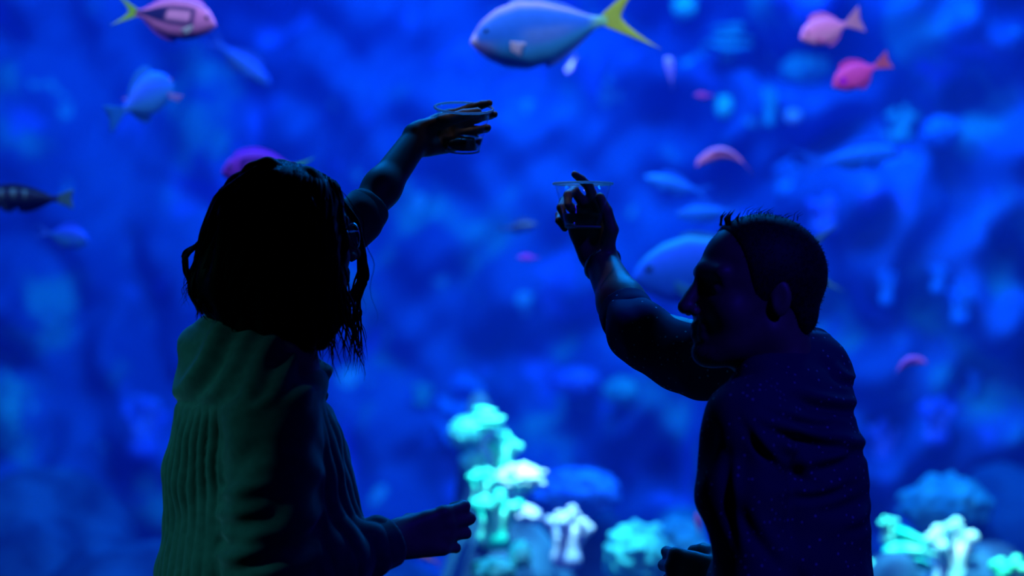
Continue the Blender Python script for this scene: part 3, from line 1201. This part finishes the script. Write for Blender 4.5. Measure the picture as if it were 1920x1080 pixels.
    for i in range(500):
        u = rr.uniform(-1, 1)
        a = abs(u)
        base = P(.085 - .085 * a ** 1.3 + rr.uniform(-.01, .006), .052 * np.sign(u) * a ** .6 + rr.uniform(-.006, .006), -.112 + .045 * a ** 1.5 + rr.uniform(0, .03))
        c = P(.02, 0, -.07)
        g = unit(base - c + rr.normal(size=3) * .01)
        beard.add(*tube([base - g * .004, base + g * .003, base + g * .005 - U_ * .002], [.0007, .0005, .0001], 4))
    mesh_obj('beard', np.concatenate(beard.V) - np.array(root.location), beard.F, M['hair_man'], root)
    # bracelet on the raised wrist
    a = wr_r - unit(wr_r - el_r) * .006
    d = unit(wr_r - el_r)
    u = unit(np.cross(d, (0, 0, 1)))
    w = np.cross(d, u)
    an = np.linspace(0, 2 * math.pi, 41)
    pts = np.array([a + .0325 * (u * math.cos(t) + w * math.sin(t)) + d * .006 * math.cos(t) for t in an]) - np.array(root.location)
    V, Fq = tube(pts, .0026, 8, False)
    mesh_obj('bracelet', V, Fq, M['metal'], root)
    return root, cup


# ---- plastic cups
def make_cup(center, axis, label, r_top=.049, r_bot=.031, h=.078, fill=.3):
    root = empty('plastic_cup', tuple(center))
    tag(root, label, 'cup', 'clear plastic cups')
    ax = unit(axis)
    u = unit(np.cross(ax, (0, 1, 0.01)))
    w = np.cross(ax, u)

    def lathe(prof, n=56):
        V, F = [], []
        for (r, z) in prof:
            for i in range(n):
                t = 2 * math.pi * i / n
                V.append(ax * (z - h / 2) + u * r * math.cos(t) + w * r * math.sin(t))
        m = len(prof)
        for j in range(m - 1):
            for i in range(n):
                i2 = (i + 1) % n
                F.append((j * n + i, j * n + i2, (j + 1) * n + i2, (j + 1) * n + i))
        F.append(tuple(range(n))[::-1])
        F.append(tuple((m - 1) * n + i for i in range(n)))
        return np.array(V), F
    t = .0009

    def R(z):
        return r_bot + (r_top - r_bot) * z / h
    wall = [(r_bot - .004, .002), (r_bot - .001, 0), (R(.004), .004), (R(.022), .022), (R(.0225) - .0008, .0235), (R(h * .86), h * .86), (R(h * .87) + .0008, h * .87), (R(h - .004), h - .004)]
    inner = [(R(h - .004) - t, h - .004), (R(h * .5) - t, h * .5), (R(.02) - t, .02), (R(.005) - t, .005), (.004, .004)]
    V, F = lathe(wall + inner)
    mesh_obj('cup_wall', V, F, M['plastic'], root)
    rim = []
    for i in range(13):
        a = 2 * math.pi * i / 12
        rim.append((r_top + .0012 + .0022 * math.cos(a), h - .003 + .0022 * math.sin(a)))
    V, F = lathe(rim)
    mesh_obj('rim', V, F[:-2], M['rim'], root)
    base = [(r_bot - .0012 + .0016 * math.cos(2 * math.pi * i / 12), .0012 + .0016 * math.sin(2 * math.pi * i / 12)) for i in range(13)]
    V, F = lathe(base)
    mesh_obj('base', V, F[:-2], M['rim'], root)
    zl = h * fill
    dr = [(.003, .0055), (R(.006) - t - .0006, .0056), (R(zl) - t - .0006, zl), (.003, zl)]
    V, F = lathe(dr)
    mesh_obj('drink', V, F, M['drink'], root)
    return root


wo, cup_w = build_woman()
ma, cup_m = build_man()
make_cup(cup_w, (.05, -.26, 1.0), 'tilted clear plastic cup held up by the person in the green blouse')
make_cup(cup_m, (.0, .01, 1.0), 'upright clear plastic cup held by the person in the dotted shirt')

# ------------------------------------------------------------------ fish
TANG_T = ((0, .0), (.03, .06), (.10, .16), (.22, .235), (.38, .265), (.55, .25), (.72, .185), (.86, .085), (.95, .042), (1, .04))
TANG_B = ((0, .0), (.03, -.05), (.10, -.12), (.22, -.19), (.38, -.235), (.55, -.23), (.72, -.17), (.86, -.075), (.95, -.038), (1, -.04))
JACK_T = ((0, .0), (.03, .05), (.10, .13), (.22, .20), (.38, .235), (.55, .20), (.72, .13), (.86, .055), (.95, .028), (1, .03))
JACK_B = ((0, .0), (.03, -.04), (.10, -.10), (.22, -.16), (.38, -.19), (.55, -.17), (.72, -.11), (.86, -.05), (.95, -.026), (1, -.03))
SLIM_T = ((0, .0), (.03, .03), (.10, .075), (.25, .115), (.45, .125), (.65, .10), (.82, .055), (.95, .03), (1, .03))
SLIM_B = tuple((a, -b * .95) for a, b in SLIM_T)


def set_pattern(o, cols):
    me = o.data
    a = me.color_attributes.new('pattern', 'FLOAT_COLOR', 'POINT')
    c = np.ones((len(me.vertices), 4), np.float32)
    c[:, :3] = cols
    a.data.foreach_set('color', c.ravel())


def make_fish(loc, L, heading, label, top, bot, pattern, fins, tail, pitch=0, roll=0, bend=0, width=.16, name='fish', tail_shape='fork',
              tail_len=.26, tail_h=.30, dorsal=(.25, .85, .10), anal=(.5, .85, .08), pect=.20, ns=40, nr=24, pect_col=None, category='fish', pect_drop=0.6, pect_out=.35, eye=.020):
    """heading: degrees the nose turns from +x towards +y (180 = swims to the left). pattern(s, v, side) -> colour."""
    root = empty(name, tuple(loc))
    root.rotation_mode = 'XYZ'
    rot = Matrix.Rotation(math.radians(heading), 3, 'Z') @ Matrix.Rotation(-math.radians(pitch), 3, 'Y') @ Matrix.Rotation(math.radians(roll), 3, 'X')
    R = np.array(rot)
    tag(root, label, category, 'fish in the tank')
    BL = L * (1 - tail_len * .8)

    def warp(P):
        P = np.asarray(P, float).copy()
        P[:, 1] += bend * L * ((P[:, 0] / L) ** 2 * 2)
        return P @ R.T
    s = np.linspace(0, 1, ns) ** 1.15
    tp = np.interp(s, *np.array(top).T) * BL
    bt = np.interp(s, *np.array(bot).T) * BL
    for a in (tp, bt):
        a[1:-1] = (a[:-2] + 2 * a[1:-1] + a[2:]) / 4
    hw = width * BL * .5 * np.sin(np.clip(s * 1.0 + .02, 0, 1) ** .55 * math.pi) ** .8 + .004 * L
    x = L * .5 - s * BL
    V, colr = [], []
    for i in range(ns):
        for j in range(nr):
            a = 2 * math.pi * j / nr
            mid = (tp[i] + bt[i]) / 2
            h = (tp[i] - bt[i]) / 2 + .002 * L
            y = hw[i] * abs(math.cos(a)) ** .8 * (1 if math.cos(a) >= 0 else -1)
            z = mid + h * math.sin(a)
            V.append((x[i], y, z))
            v = math.sin(a)
            colr.append(pattern(s[i], v))
    F = []
    for i in range(ns - 1):
        for j in range(nr):
            j2 = (j + 1) % nr
            F.append((i * nr + j, i * nr + j2, (i + 1) * nr + j2, (i + 1) * nr + j))
    F.append(tuple(range(nr))[::-1])
    F.append(tuple((ns - 1) * nr + j for j in range(nr)))
    body = mesh_obj('body', warp(V), F, M['fish'], root)
    set_pattern(body, np.array(colr))

    def fin(nm, outline_root, outline_tip, col, yoff=0.0, sweep=None, thick=.004):
        """A fin spanned between a root line and a tip line, with rays (ridges)."""
        a = np.asarray(outline_root, float)
        b = np.asarray(outline_tip, float)
        n = len(a)
        m = 5
        V = []
        for sgn in (1, -1):
            for i in range(n):
                for k in range(m):
                    t = k / (m - 1)
                    p = a[i] * (1 - t) + b[i] * t
                    th = thick * L * (1 - .8 * t) * (1.0 if i % 2 else .5)
                    q = p.copy()
                    q[1] += sgn * th
                    V.append(q)
        F = []
        for sg in (0, 1):
            o = sg * n * m
            for i in range(n - 1):
                for k in range(m - 1):
                    q = (o + i * m + k, o + (i + 1) * m + k, o + (i + 1) * m + k + 1, o + i * m + k + 1)
                    F.append(q if sg == 0 else q[::-1])
        o = n * m
        for i in range(n - 1):
            F.append((i * m + m - 1, (i + 1) * m + m - 1, o + (i + 1) * m + m - 1, o + i * m + m - 1))
        for k in range(m - 1):
            F.append((k, k + 1, o + k + 1, o + k))
            F.append(((n - 1) * m + k + 1, (n - 1) * m + k, o + (n - 1) * m + k, o + (n - 1) * m + k + 1))
        ob = mesh_obj(nm, warp(V), F, M['fin'], root)
        set_pattern(ob, np.array([col] * len(V)))
        return ob
    xe = L * .5 - BL
    # tail
    n = 13
    q = np.linspace(-1, 1, n)
    rootl = np.stack([np.full(n, xe + .02 * L), np.zeros(n), q * .035 * L], -1)
    if tail_shape == 'fork':
        tx = xe - tail_len * L * (.28 + .72 * np.abs(q) ** 1.3)
    else:
        tx = xe - tail_len * L * (.85 + .15 * np.abs(q))
    tipl = np.stack([tx, np.zeros(n), q * tail_h * L * .5], -1)
    fin('tail_fin', rootl, tipl, tail)
    # dorsal, anal
    for nm, (s0, s1, hh), prof, sg in (('dorsal_fin', dorsal, tp, 1), ('anal_fin', anal, bt, -1)):
        ss = np.linspace(s0, s1, 15)
        zz = np.interp(ss, s, prof)
        xx = L * .5 - ss * BL
        u = np.linspace(0, 1, 15)
        hgt = hh * BL * np.clip(np.sin(np.clip(u * .93 + .07, 0, 1) ** .6 * math.pi) ** .6, .05, 1)
        a = np.stack([xx, np.zeros(15), zz - sg * .012 * L], -1)
        b = np.stack([xx - .35 * hgt, np.zeros(15), zz + sg * hgt], -1)
        fin(nm, a, b, fins)
    # pectorals
    sp = .27
    for sg in (1, -1):
        w = np.interp(sp, s, hw)
        z0 = np.interp(sp, s, bt) * .35
        u = np.linspace(0, 1, 7)
        a = np.stack([np.full(7, L * .5 - sp * BL), np.full(7, sg * w * .9), z0 + (.5 - u) * .05 * L], -1)
        le = pect * L * (1 - .45 * u)
        b = a + np.stack([-le * (.95 - .6 * pect_out), np.full(7, sg * pect_out) * le, -le * pect_drop + (.5 - u) * .04 * L], -1)
        fin('pectoral_fin', a, b, pect_col or fins, thick=.003)
    # eyes
    for sg in (1, -1):
        se = .12
        w = np.interp(se, s, hw)
        c = np.array([[L * .5 - se * BL, sg * w * .93, np.interp(se, s, tp) * .42]])
        c = warp(c)[0]
        bm = bmesh.new()
        bmesh.ops.create_icosphere(bm, subdivisions=2, radius=eye * L)
        me = bpy.data.meshes.new('eye')
        bm.to_mesh(me)
        bm.free()
        me.materials.append(M['fish_eye'])
        eo = bpy.data.objects.new('eye', me)
        COL.objects.link(eo)
        eo.parent = root
        eo.location = c
    return root


def at(px, py, y):
    return W(px, py, y)


def length(px, y):
    return px * (y - CAM_Y) / FPX


def mixc(a, b, t):
    t = min(max(t, 0), 1)
    return tuple(a[i] * (1 - t) + b[i] * t for i in range(3))


def ss(x, a, b):
    t = min(max((x - a) / (b - a), 0), 1)
    return t * t * (3 - 2 * t)


def pat_jack(s, v):
    base = mixc((.05, .55, .98), (.02, .22, .98), ss(v, -.8, .1))  # belly lightened in the colour, standing in for bounced light
    base = mixc(base, (.10, .32, .95), ss(v, -.45, -.2) * (1 - ss(v, .0, .3)) * ss(s, .3, .45) * (1 - ss(s, .6, .85)))
    base = mixc(base, (.50, .42, .98), ss(v, .80, .93))  # lilac top edge: rim light painted into the skin colour
    base = mixc(base, (.45, .40, .95), (1 - ss(s, .02, .22)) * (1 - ss(v, -.5, 0)))
    base = mixc(base, (.85, .80, .98), (1 - ss(s, .02, .06)))
    return mixc(base, (.25, .85, .45), ss(s, .84, .97))


def pat_tang(s, v):
    pink = (.85, .34, .78)
    dark = (.02, .03, .20)
    d = ss(s, .24, .30) * (1 - ss(abs(v - .10), .48, .58))
    inner = (1 - ss(((s - .47) / .17) ** 2 + ((v - .12) / .32) ** 2, .8, 1.1))
    c = mixc(pink, dark, d)
    c = mixc(c, (.92, .45, .85), inner)
    line = ss(v, .80, .84) * (1 - ss(v, .88, .92)) * ss(s, .1, .2)
    return mixc(c, dark, .7 * line)


def pat_violet(s, v):
    c = pat_tang(s, v)
    return (c[0] * .36, c[1] * .18, min(1, c[2] * 1.2))


def pat_band(s, v):
    k = .5 + .5 * math.sin(s * 44 + v * .9)
    return mixc((.010, .02, .05), (.10, .26, .26), ss(k, .75, .95) * ss(v, -.2, .5) * (1 - ss(s, .66, .75)))


def plain(c, c2=None):
    c2 = c2 or c
    return lambda s, v: mixc(c2, c, ss(v, -.6, .6))


YEL = (.75, .95, .10)
LIL = (.62, .45, .95)
make_fish(at(1047, 52, 1.75), length(336, 1.75), 184, 'large silvery blue fish with a yellow forked tail swimming above the upright cup', JACK_T, tuple((a, b * 1.35) for a, b in JACK_B), pat_jack,
          (.15, .45, .95), YEL, pitch=-10, width=.20, tail_len=.28, tail_h=.44, dorsal=(.32, .9, .035), anal=(.5, .9, .035), pect=.14, pect_col=(.98, .92, .98), pect_drop=.35, pect_out=.6, eye=.012)
make_fish(at(312, 33, 1.7), length(190, 1.7), 0, 'pink fish with dark flank patch and yellow-green tail at the top edge', TANG_T, TANG_B, pat_tang,
          (.80, .30, .85), (.50, .95, .10), pitch=-9, width=.17, tail_len=.24, tail_h=.34, dorsal=(.18, .92, .05), anal=(.45, .92, .05), pect=.15, pect_col=(.75, .95, .95))
make_fish(at(500, 318, 1.9), length(170, 1.9), 184, 'violet fish with a green tail just above the dark-haired head', TANG_T, TANG_B, pat_violet,
          (.30, .06, .98), (.15, .95, .2), pitch=-4, width=.17, tail_len=.22, tail_h=.20, dorsal=(.18, .92, .05), anal=(.45, .92, .05), pect=.12, pect_col=(.2, .3, .9))
make_fish(at(262, 188, 2.1), length(190, 2.1), 60, 'pale blue fish with a pinkish side fin turning away below the pink fish', TANG_T, TANG_B, plain((.02, .16, .80), (.04, .34, .75)),
          (.03, .32, .75), (.02, .28, .7), pitch=24, width=.34, pect=.26, pect_col=(.95, .60, .85), tail_shape='fan', pect_drop=.12, pect_out=1.0)
make_fish(at(45, 373, 1.9), length(175, 1.9), 180, 'dark fish with pale bars, cut off by the side of the view', SLIM_T, SLIM_B, pat_band,
          (.02, .05, .10), (.12, .40, .42), width=.20, tail_len=.16, tail_h=.22, tail_shape='fan', dorsal=(.2, .9, .06), anal=(.5, .9, .06))
make_fish(at(118, 443, 2.6), length(100, 2.6), 0, 'small plain blue fish below the dark barred fish', TANG_T, TANG_B, plain((.01, .12, .90), (.02, .25, .8)),
          (.02, .15, .9), (.05, .25, .9), pitch=-12, width=.2)
make_fish(at(448, 112, 3.6), length(150, 3.6), 0, 'faint blue fish diving behind the pink fish', SLIM_T, SLIM_B, plain((.04, .14, .75), (.05, .32, .7)),
          (.04, .2, .7), (.04, .2, .7), pitch=-38, width=.22)
PINK, MAG = (.95, .30, .62), (.95, .10, .50)
make_fish(at(1556, 55, 2.2), length(130, 2.2), 200, 'salmon pink fish near the upper corner, above the magenta fish', TANG_T, TANG_B, plain(PINK, (.9, .38, .6)), PINK, (.95, .45, .55),
          pitch=-18, width=.2, tail_h=.40, tail_shape='fan')
make_fish(at(1613, 138, 2.2), length(122, 2.2), 196, 'magenta fish with a violet cheek below the salmon pink fish', TANG_T, TANG_B,
          lambda s, v: mixc(MAG, (.55, .0, .75), 1 - ss(((s - .2) / .1) ** 2 + ((v + .0) / .35) ** 2, .6, 1.1)), MAG, (.95, .2, .3), pitch=-25, width=.2, tail_h=.3, tail_shape='fan')
make_fish(at(1362, 288, 2.6), length(104, 2.6), 170, 'pink fish curving its body between the upright cup and the rockwork', SLIM_T, SLIM_B, plain((.95, .30, .55), (.85, .4, .7)), PINK, PINK,
          roll=-75, pitch=10, bend=.55, width=.28, tail_len=.16)
make_fish(at(1698, 680, 2.6), length(70, 2.6), 10, 'small pink fish with curved body behind the dotted shirt', SLIM_T, SLIM_B, plain((.85, .22, .75)), (.75, .2, .8), (.5, .15, .9),
          roll=70, pitch=28, bend=-.45, width=.3, tail_len=.2, tail_h=.12)
make_fish(at(990, 483, 2.6), length(42, 2.6), 180, 'tiny violet-pink fish below and between the two cups', SLIM_T, SLIM_B, plain((.55, .12, .9)), (.5, .1, .9), (.5, .1, .9), width=.3, tail_len=.15, tail_h=.12)
make_fish(at(1072, 120, 3.2), length(50, 3.2), 235, 'small lilac fish under the large yellow-tailed fish', SLIM_T, SLIM_B, plain((.14, .09, .6)), (.14, .09, .6), (.14, .09, .6), pitch=-48, width=.3)
make_fish(at(1257, 138, 3.0), length(76, 3.0), 100, 'small lilac fish hanging upright by the yellow tail', SLIM_T, SLIM_B, plain((.22, .16, .70)), (.2, .16, .7), (.2, .16, .7), pitch=62, width=.3)
make_fish(at(1318, 179, 3.0), length(36, 3.0), 180, 'tiny red fish beside the glowing cyan coral', SLIM_T, SLIM_B, plain((.80, .10, .45)), MAG, MAG, width=.4, tail_len=.15)
make_fish(at(1372, 505, 2.6), length(380, 2.6), 176, 'large blue fish with a greenish back behind the short-haired head', JACK_T, JACK_B,
          lambda s, v: mixc((.01, .15, .85), (.04, .45, .60), ss(v, .75, .95)), (.03, .32, .6), (.12, .4, .35), pitch=-6, width=.20, tail_h=.35, dorsal=(.32, .9, .03), anal=(.5, .9, .03), pect=.12)
make_fish(at(1272, 348, 3.4), length(130, 3.4), 170, 'faint blue fish above another, over the short-haired head', SLIM_T, SLIM_B, plain((.02, .28, .95)), (.02, .28, .9), (.02, .28, .9), pitch=14, width=.25, bend=.1)
make_fish(at(1330, 398, 3.4), length(130, 3.4), 185, 'faint blue fish lowest of the two over the short-haired head', SLIM_T, SLIM_B, plain((.02, .3, .95)), (.02, .28, .9), (.02, .28, .9), pitch=-4, width=.25, bend=.1)
make_fish(at(1598, 297, 3.8), length(210, 3.8), 10, 'long slender blue fish crossing the rockwork under the magenta fish', SLIM_T, tuple((a, b * .6) for a, b in SLIM_B), plain((.02, .28, .95)), (.02, .28, .9), (.02, .28, .9), pitch=6, width=.18, bend=.15)
make_fish(at(972, 426, 3.4), length(74, 3.4), 5, 'dark slim fish between the raised arms', SLIM_T, SLIM_B, plain((.001, .006, .06)), (.001, .006, .06), (.001, .006, .06), pitch=8, width=.2, tail_len=.2, tail_h=.15)
make_fish(at(1309, 985, 2.4), length(48, 2.4), 100, 'small pink fish beside the elbow of the dotted shirt', SLIM_T, SLIM_B, plain((.85, .2, .45)), PINK, PINK, pitch=70, width=.3)
make_fish(at(803, 1046, 2.6), length(62, 2.6), 150, 'small orange-pink fish under the lowered hand', SLIM_T, SLIM_B, plain((.95, .30, .35), (.9, .6, .7)), PINK, PINK, pitch=20, width=.3)


# ------------------------------------------------------------------ reef
def coral_mat(name, c1, c2, scale):
    return noise_mat(name, c1, c2, scale, .8, 3, spec=.1, lo=.4, hi=.62)


CM = {
    'cyan': coral_mat('coral_cyan', (.01, .66, .50), (.22, .98, .78), 16),
    'white': coral_mat('coral_pale', (.35, .75, .85), (.95, .92, .95), 16),
    'green': coral_mat('coral_green', (.03, .65, .38), (.20, .98, .60), 16),
    'teal': coral_mat('coral_teal', (.04, .36, .45), (.08, .58, .60), 10),
    'blue': coral_mat('coral_blue', (.03, .20, .75), (.06, .38, .90), 8),
    'lilac': coral_mat('coral_lilac', (.40, .42, .80), (.80, .68, .95), 14),
    'violet': coral_mat('coral_violet', (.10, .14, .85), (.20, .26, .95), 8),
}
M['rock'] = coral_mat('reef_rock', (.008, .03, .09), (.02, .09, .20), 6)


def blob(name, loc, size, mat, seed, amp=.12, freq=(1.0, 3.0), sub=4, brain=False):
    bm = bmesh.new()
    bmesh.ops.create_icosphere(bm, subdivisions=sub, radius=1.0)
    V = np.array([v.co[:] for v in bm.verts])
    fn = sines(seed, 12, freq[0] * .35, freq[1] * .35)
    d = fn(V)
    if brain:
        d = np.abs(d) * 1.2 - .6
    W_ = V * (1 + amp * d)[:, None] * np.asarray(size)
    for v, c in zip(bm.verts, W_):
        v.co = c
    me = bpy.data.meshes.new(name)
    bm.to_mesh(me)
    bm.free()
    me.polygons.foreach_set('use_smooth', np.ones(len(me.polygons), bool))
    me.materials.append(mat)
    o = bpy.data.objects.new(name, me)
    COL.objects.link(o)
    o.location = tuple(loc)
    return o


def finger_coral(loc, w, h, mat, seed, n=9):
    """A clump of knobbly branches growing from one foot."""
    r = random.Random(seed)
    g = max(w, h) / 26
    f = Field(grid_axis(-w * .75, w * .75, g), grid_axis(-w * .75, w * .75, g), grid_axis(-h * .75, h * .8, g))
    f.cone((0, 0, -h * .5), (0, 0, -h * .25), w * .28, w * .22, .02)
    for i in range(n):
        a = i * 2.4 + r.uniform(-.3, .3)
        e = math.sqrt((i + .5) / n)
        tip = (math.cos(a) * e * w * .42, math.sin(a) * e * w * .42, h * .5 - e * e * h * .35 + r.uniform(-.1, .1) * h)
        f.cone((math.cos(a) * e * w * .12, math.sin(a) * e * w * .12, -h * .3), tip, w * .09, w * .075, w * .08)
        f.ball(tip, w * .10, w * .05)
    V, Q = f.mesh()
    o = mesh_obj('finger_coral', V, Q, mat)
    o.location = tuple(loc)
    return o


def plate_coral(loc, w, h, mat, seed):
    """Tiers of wavy plates on a stalk."""
    r = random.Random(seed)
    g = max(w, h) / 30
    f = Field(grid_axis(-w * .7, w * .7, g), grid_axis(-w * .7, w * .7, g), grid_axis(-h * .7, h * .7, g))
    f.cone((0, 0, -h * .5), (0, 0, h * .2), w * .14, w * .10, .02)
    for i in range(3):
        z = -h * .25 + h * .3 * i
        c = (r.uniform(-.1, .1) * w, r.uniform(-.1, .1) * w, z)
        q = (.48, .40, .30)[i] * w
        f.ell(c, [q, q * .9, h * .10], np.eye(3), w * .05)
    V, Q = f.mesh()
    fn = sines(seed, 8, 1.0 / w, 2.5 / w)
    V[:, 2] += .06 * h * fn(V)
    o = mesh_obj('plate_coral', V, Q, mat)
    o.location = tuple(loc)
    return o


def reef_floor():
    """Rock floor of the tank: one surface with mounds (px, top py, half width px, depth y, half depth)."""
    mounds = ((960, 1010, 170, 3.7, .35), (900, 800, 62, 3.72, .16), (930, 900, 95, 3.68, .2), (1240, 1085, 190, 3.85, .4), (1100, 950, 110, 4.5, .35), (1760, 1065, 260, 3.7, .35), (935, 1045, 110, 3.1, .3), (1680, 1050, 90, 3.2, .25),
              (1790, 985, 140, 4.6, .35), (40, 940, 260, 5.2, .6), (250, 1040, 220, 4.6, .5), (700, 1120, 240, 4.2, .5), (1480, 1000, 220, 5.0, .5), (1900, 900, 150, 5.6, .5), (500, 1000, 300, 5.6, .6))
    xs = np.arange(-XW, XW + .02, .024)
    ys = np.arange(Y_GLASS1, 8.9, .03)
    X, Y = np.meshgrid(xs, ys, indexing='ij')
    Z = np.full_like(X, .05)
    for (px, py, hw, y, hy) in mounds:
        c = at(px, py, y)
        w = length(hw, y)
        q = ((X - c[0]) / w) ** 2 + ((Y - y) / hy) ** 2
        Z = np.maximum(Z, c[2] * np.exp(-(q * .8) ** 1.6)) + .04 * np.exp(-q)
    P3 = np.stack([X, Y, Z * .6], -1)
    Z = Z + .022 * sines(61, 12, 1.5, 5)(P3) + .03 * np.abs(sines(62, 10, .8, 2)(P3))
    nx, ny = X.shape
    i, j = np.meshgrid(np.arange(nx - 1), np.arange(ny - 1), indexing='ij')
    a = (i * ny + j).ravel()
    return tag(mesh_obj('floor_tank', np.stack([X, Y, Z], -1).reshape(-1, 3), np.stack([a, a + ny, a + ny + 1, a + 1], -1), M['rock']), kind='structure')


def coral(kind, px, py, wpx, hpx, y, col, label, seed):
    c = at(px, py, y)
    s = (y - CAM_Y) / FPX
    w, h = wpx * s, hpx * s
    if kind == 'brain':
        o = blob('brain_coral', c, (w / 2, w / 2, h / 2), CM[col], seed, .08, (3, 8), 5, True)
    elif kind == 'finger':
        o = finger_coral(c, w, h, CM[col], seed)
    else:
        o = plate_coral(c, w, h, CM[col], seed)
    return tag(o, label, 'coral', 'corals on the reef')


reef_floor()
CORALS = (
    ('plate', 908, 785, 84, 44, 3.42, 'cyan', 'topmost small cyan coral of the bright stack'),
    ('brain', 872, 812, 60, 60, 3.62, 'teal', 'dim teal knob behind the top of the bright stack'),
    ('finger', 942, 845, 78, 54, 3.46, 'cyan', 'second cyan coral from the top of the stack'),
    ('brain', 890, 868, 50, 46, 3.46, 'teal', 'dim teal knob beside the second cyan coral'),
    ('brain', 974, 897, 88, 54, 3.22, 'white', 'near-white knobbly coral in the middle of the cyan stack'),
    ('finger', 905, 912, 78, 58, 3.36, 'cyan', 'cyan branching coral beside the near-white coral'),
    ('finger', 926, 970, 118, 78, 3.05, 'cyan', 'widest cyan coral next to the lowered hand'),
    ('finger', 1062, 1002, 104, 88, 3.45, 'lilac', 'pale lilac coral beside the cyan stack'),
    ('brain', 985, 965, 54, 34, 3.42, 'lilac', 'small pinkish coral between the cyan stack and the lilac coral'),
    ('brain', 975, 1042, 42, 50, 2.85, 'cyan', 'small round cyan coral at the bottom edge'),
    ('brain', 925, 1072, 84, 50, 2.80, 'green', 'green coral mound at the bottom edge below the hand'),
    ('brain', 1195, 1045, 120, 130, 3.55, 'teal', 'teal coral dome beside the closed hand, nearer to the cyan stack'),
    ('brain', 1270, 1050, 120, 150, 3.85, 'teal', 'dim teal coral dome right behind the closed hand'),
    ('brain', 1082, 925, 150, 90, 4.2, 'blue', 'dim blue coral dome behind the lilac coral'),
    ('plate', 1695, 1040, 130, 90, 3.35, 'cyan', 'bright cyan-green tiered coral beside the dotted shirt'),
    ('brain', 1676, 1068, 60, 40, 3.2, 'white', 'pale round coral at the foot of the tiered coral'),
    ('finger', 1780, 1035, 130, 100, 3.55, 'white', 'pale branching coral next to the tiered coral'),
    ('brain', 1775, 950, 160, 110, 4.4, 'teal', 'dim teal coral dome above the pale branching coral'),
    ('finger', 1893, 1080, 100, 60, 3.35, 'green', 'green coral in the lower corner of the tank'),
    ('finger', 1664, 992, 52, 40, 3.20, 'cyan', 'small cyan coral touching the back of the dotted shirt'),
)
for n, (kd, px_, py_, w_, h_, y_, cl_, lb_) in enumerate(CORALS):
    coral(kd, px_, py_, w_, h_, y_, cl_, lb_, 11 + n)


def wall_y(px, py):
    """Depth of the rock wall where the line of sight of a pixel meets it."""
    dg = bpy.context.evaluated_depsgraph_get()
    wall = bpy.data.objects['wall_back']
    a = Vector((0, CAM_Y, CAM_Z))
    d = (Vector(W(px, py, 4.0)) - a).normalized()
    ok, loc, nrm, _ = wall.ray_cast(a, d)
    return loc.y


# growth on the rock wall
WALL_CORALS = (
    ('brain', 1283, 14, 44, 40, 'cyan', 'round cyan coral on the rock wall near the yellow tail'),
    ('brain', 1357, 200, 30, 38, 'cyan', 'small bright cyan coral knob on the rock wall'),
    ('finger', 1443, 195, 36, 70, 'teal', 'upright teal coral on the rock wall'),
    ('brain', 1487, 218, 30, 24, 'lilac', 'tiny pale lilac coral knob on the rock wall'),
    ('plate', 1365, 75, 110, 60, 'teal', 'wide teal coral on the rock wall below the round cyan coral'),
    ('brain', 1510, 130, 90, 60, 'teal', 'dim teal coral between the two pink fish and the rock wall'),
    ('finger', 1690, 230, 80, 50, 'teal', 'dim teal coral under the magenta fish'),
    ('brain', 1765, 245, 70, 50, 'blue', 'blue coral clump beside the dim teal coral'),
    ('finger', 1662, 535, 46, 56, 'blue', 'small blue coral nearest the short-haired head'),
    ('finger', 1758, 517, 50, 46, 'blue', 'small blue coral, highest of three'),
    ('finger', 1802, 566, 66, 62, 'blue', 'blue coral, widest of three'),
    ('finger', 1826, 716, 30, 42, 'blue', 'tiny lone blue coral low on the rock wall'),
    ('finger', 1755, 785, 90, 70, 'violet', 'violet-blue coral low on the rock wall behind the dotted shirt'),
    ('finger', 1655, 830, 80, 80, 'violet', 'violet-blue coral hugging the dotted shirt'),
    ('finger', 268, 795, 110, 90, 'violet', 'violet-blue coral beside the green blouse'),
    ('finger', 180, 1055, 90, 60, 'violet', 'violet-blue coral at the bottom edge'),
    ('brain', 12, 770, 50, 130, 'teal', 'tall teal coral cut by the side of the view'),
    ('brain', 82, 900, 40, 34, 'teal', 'tiny teal coral knob at the foot of the rock wall'),
    ('plate', 870, 775, 120, 130, 'blue', 'large dim blue coral behind the bright stack'),
    ('finger', 790, 738, 50, 30, 'teal', 'small dim teal coral above the lowered hand'),
    ('brain', 1165, 735, 70, 50, 'teal', 'dim teal coral below the raised sleeve'),
    ('brain', 1080, 715, 80, 50, 'violet', 'violet-blue coral between the figures'),
    ('finger', 1475, 330, 70, 50, 'blue', 'blue coral on the rock wall beside the curved pink fish'),
    ('finger', 1545, 400, 90, 50, 'violet', 'violet-blue coral right above the short-haired head'),
)
for n, (kd, px_, py_, w_, h_, cl_, lb_) in enumerate(WALL_CORALS):
    o = coral(kd, px_, py_, w_, h_, wall_y(px_, py_) - (.20 if w_ > 100 else .10), cl_, lb_, 61 + n)
    o['group'] = 'corals on the rock wall'
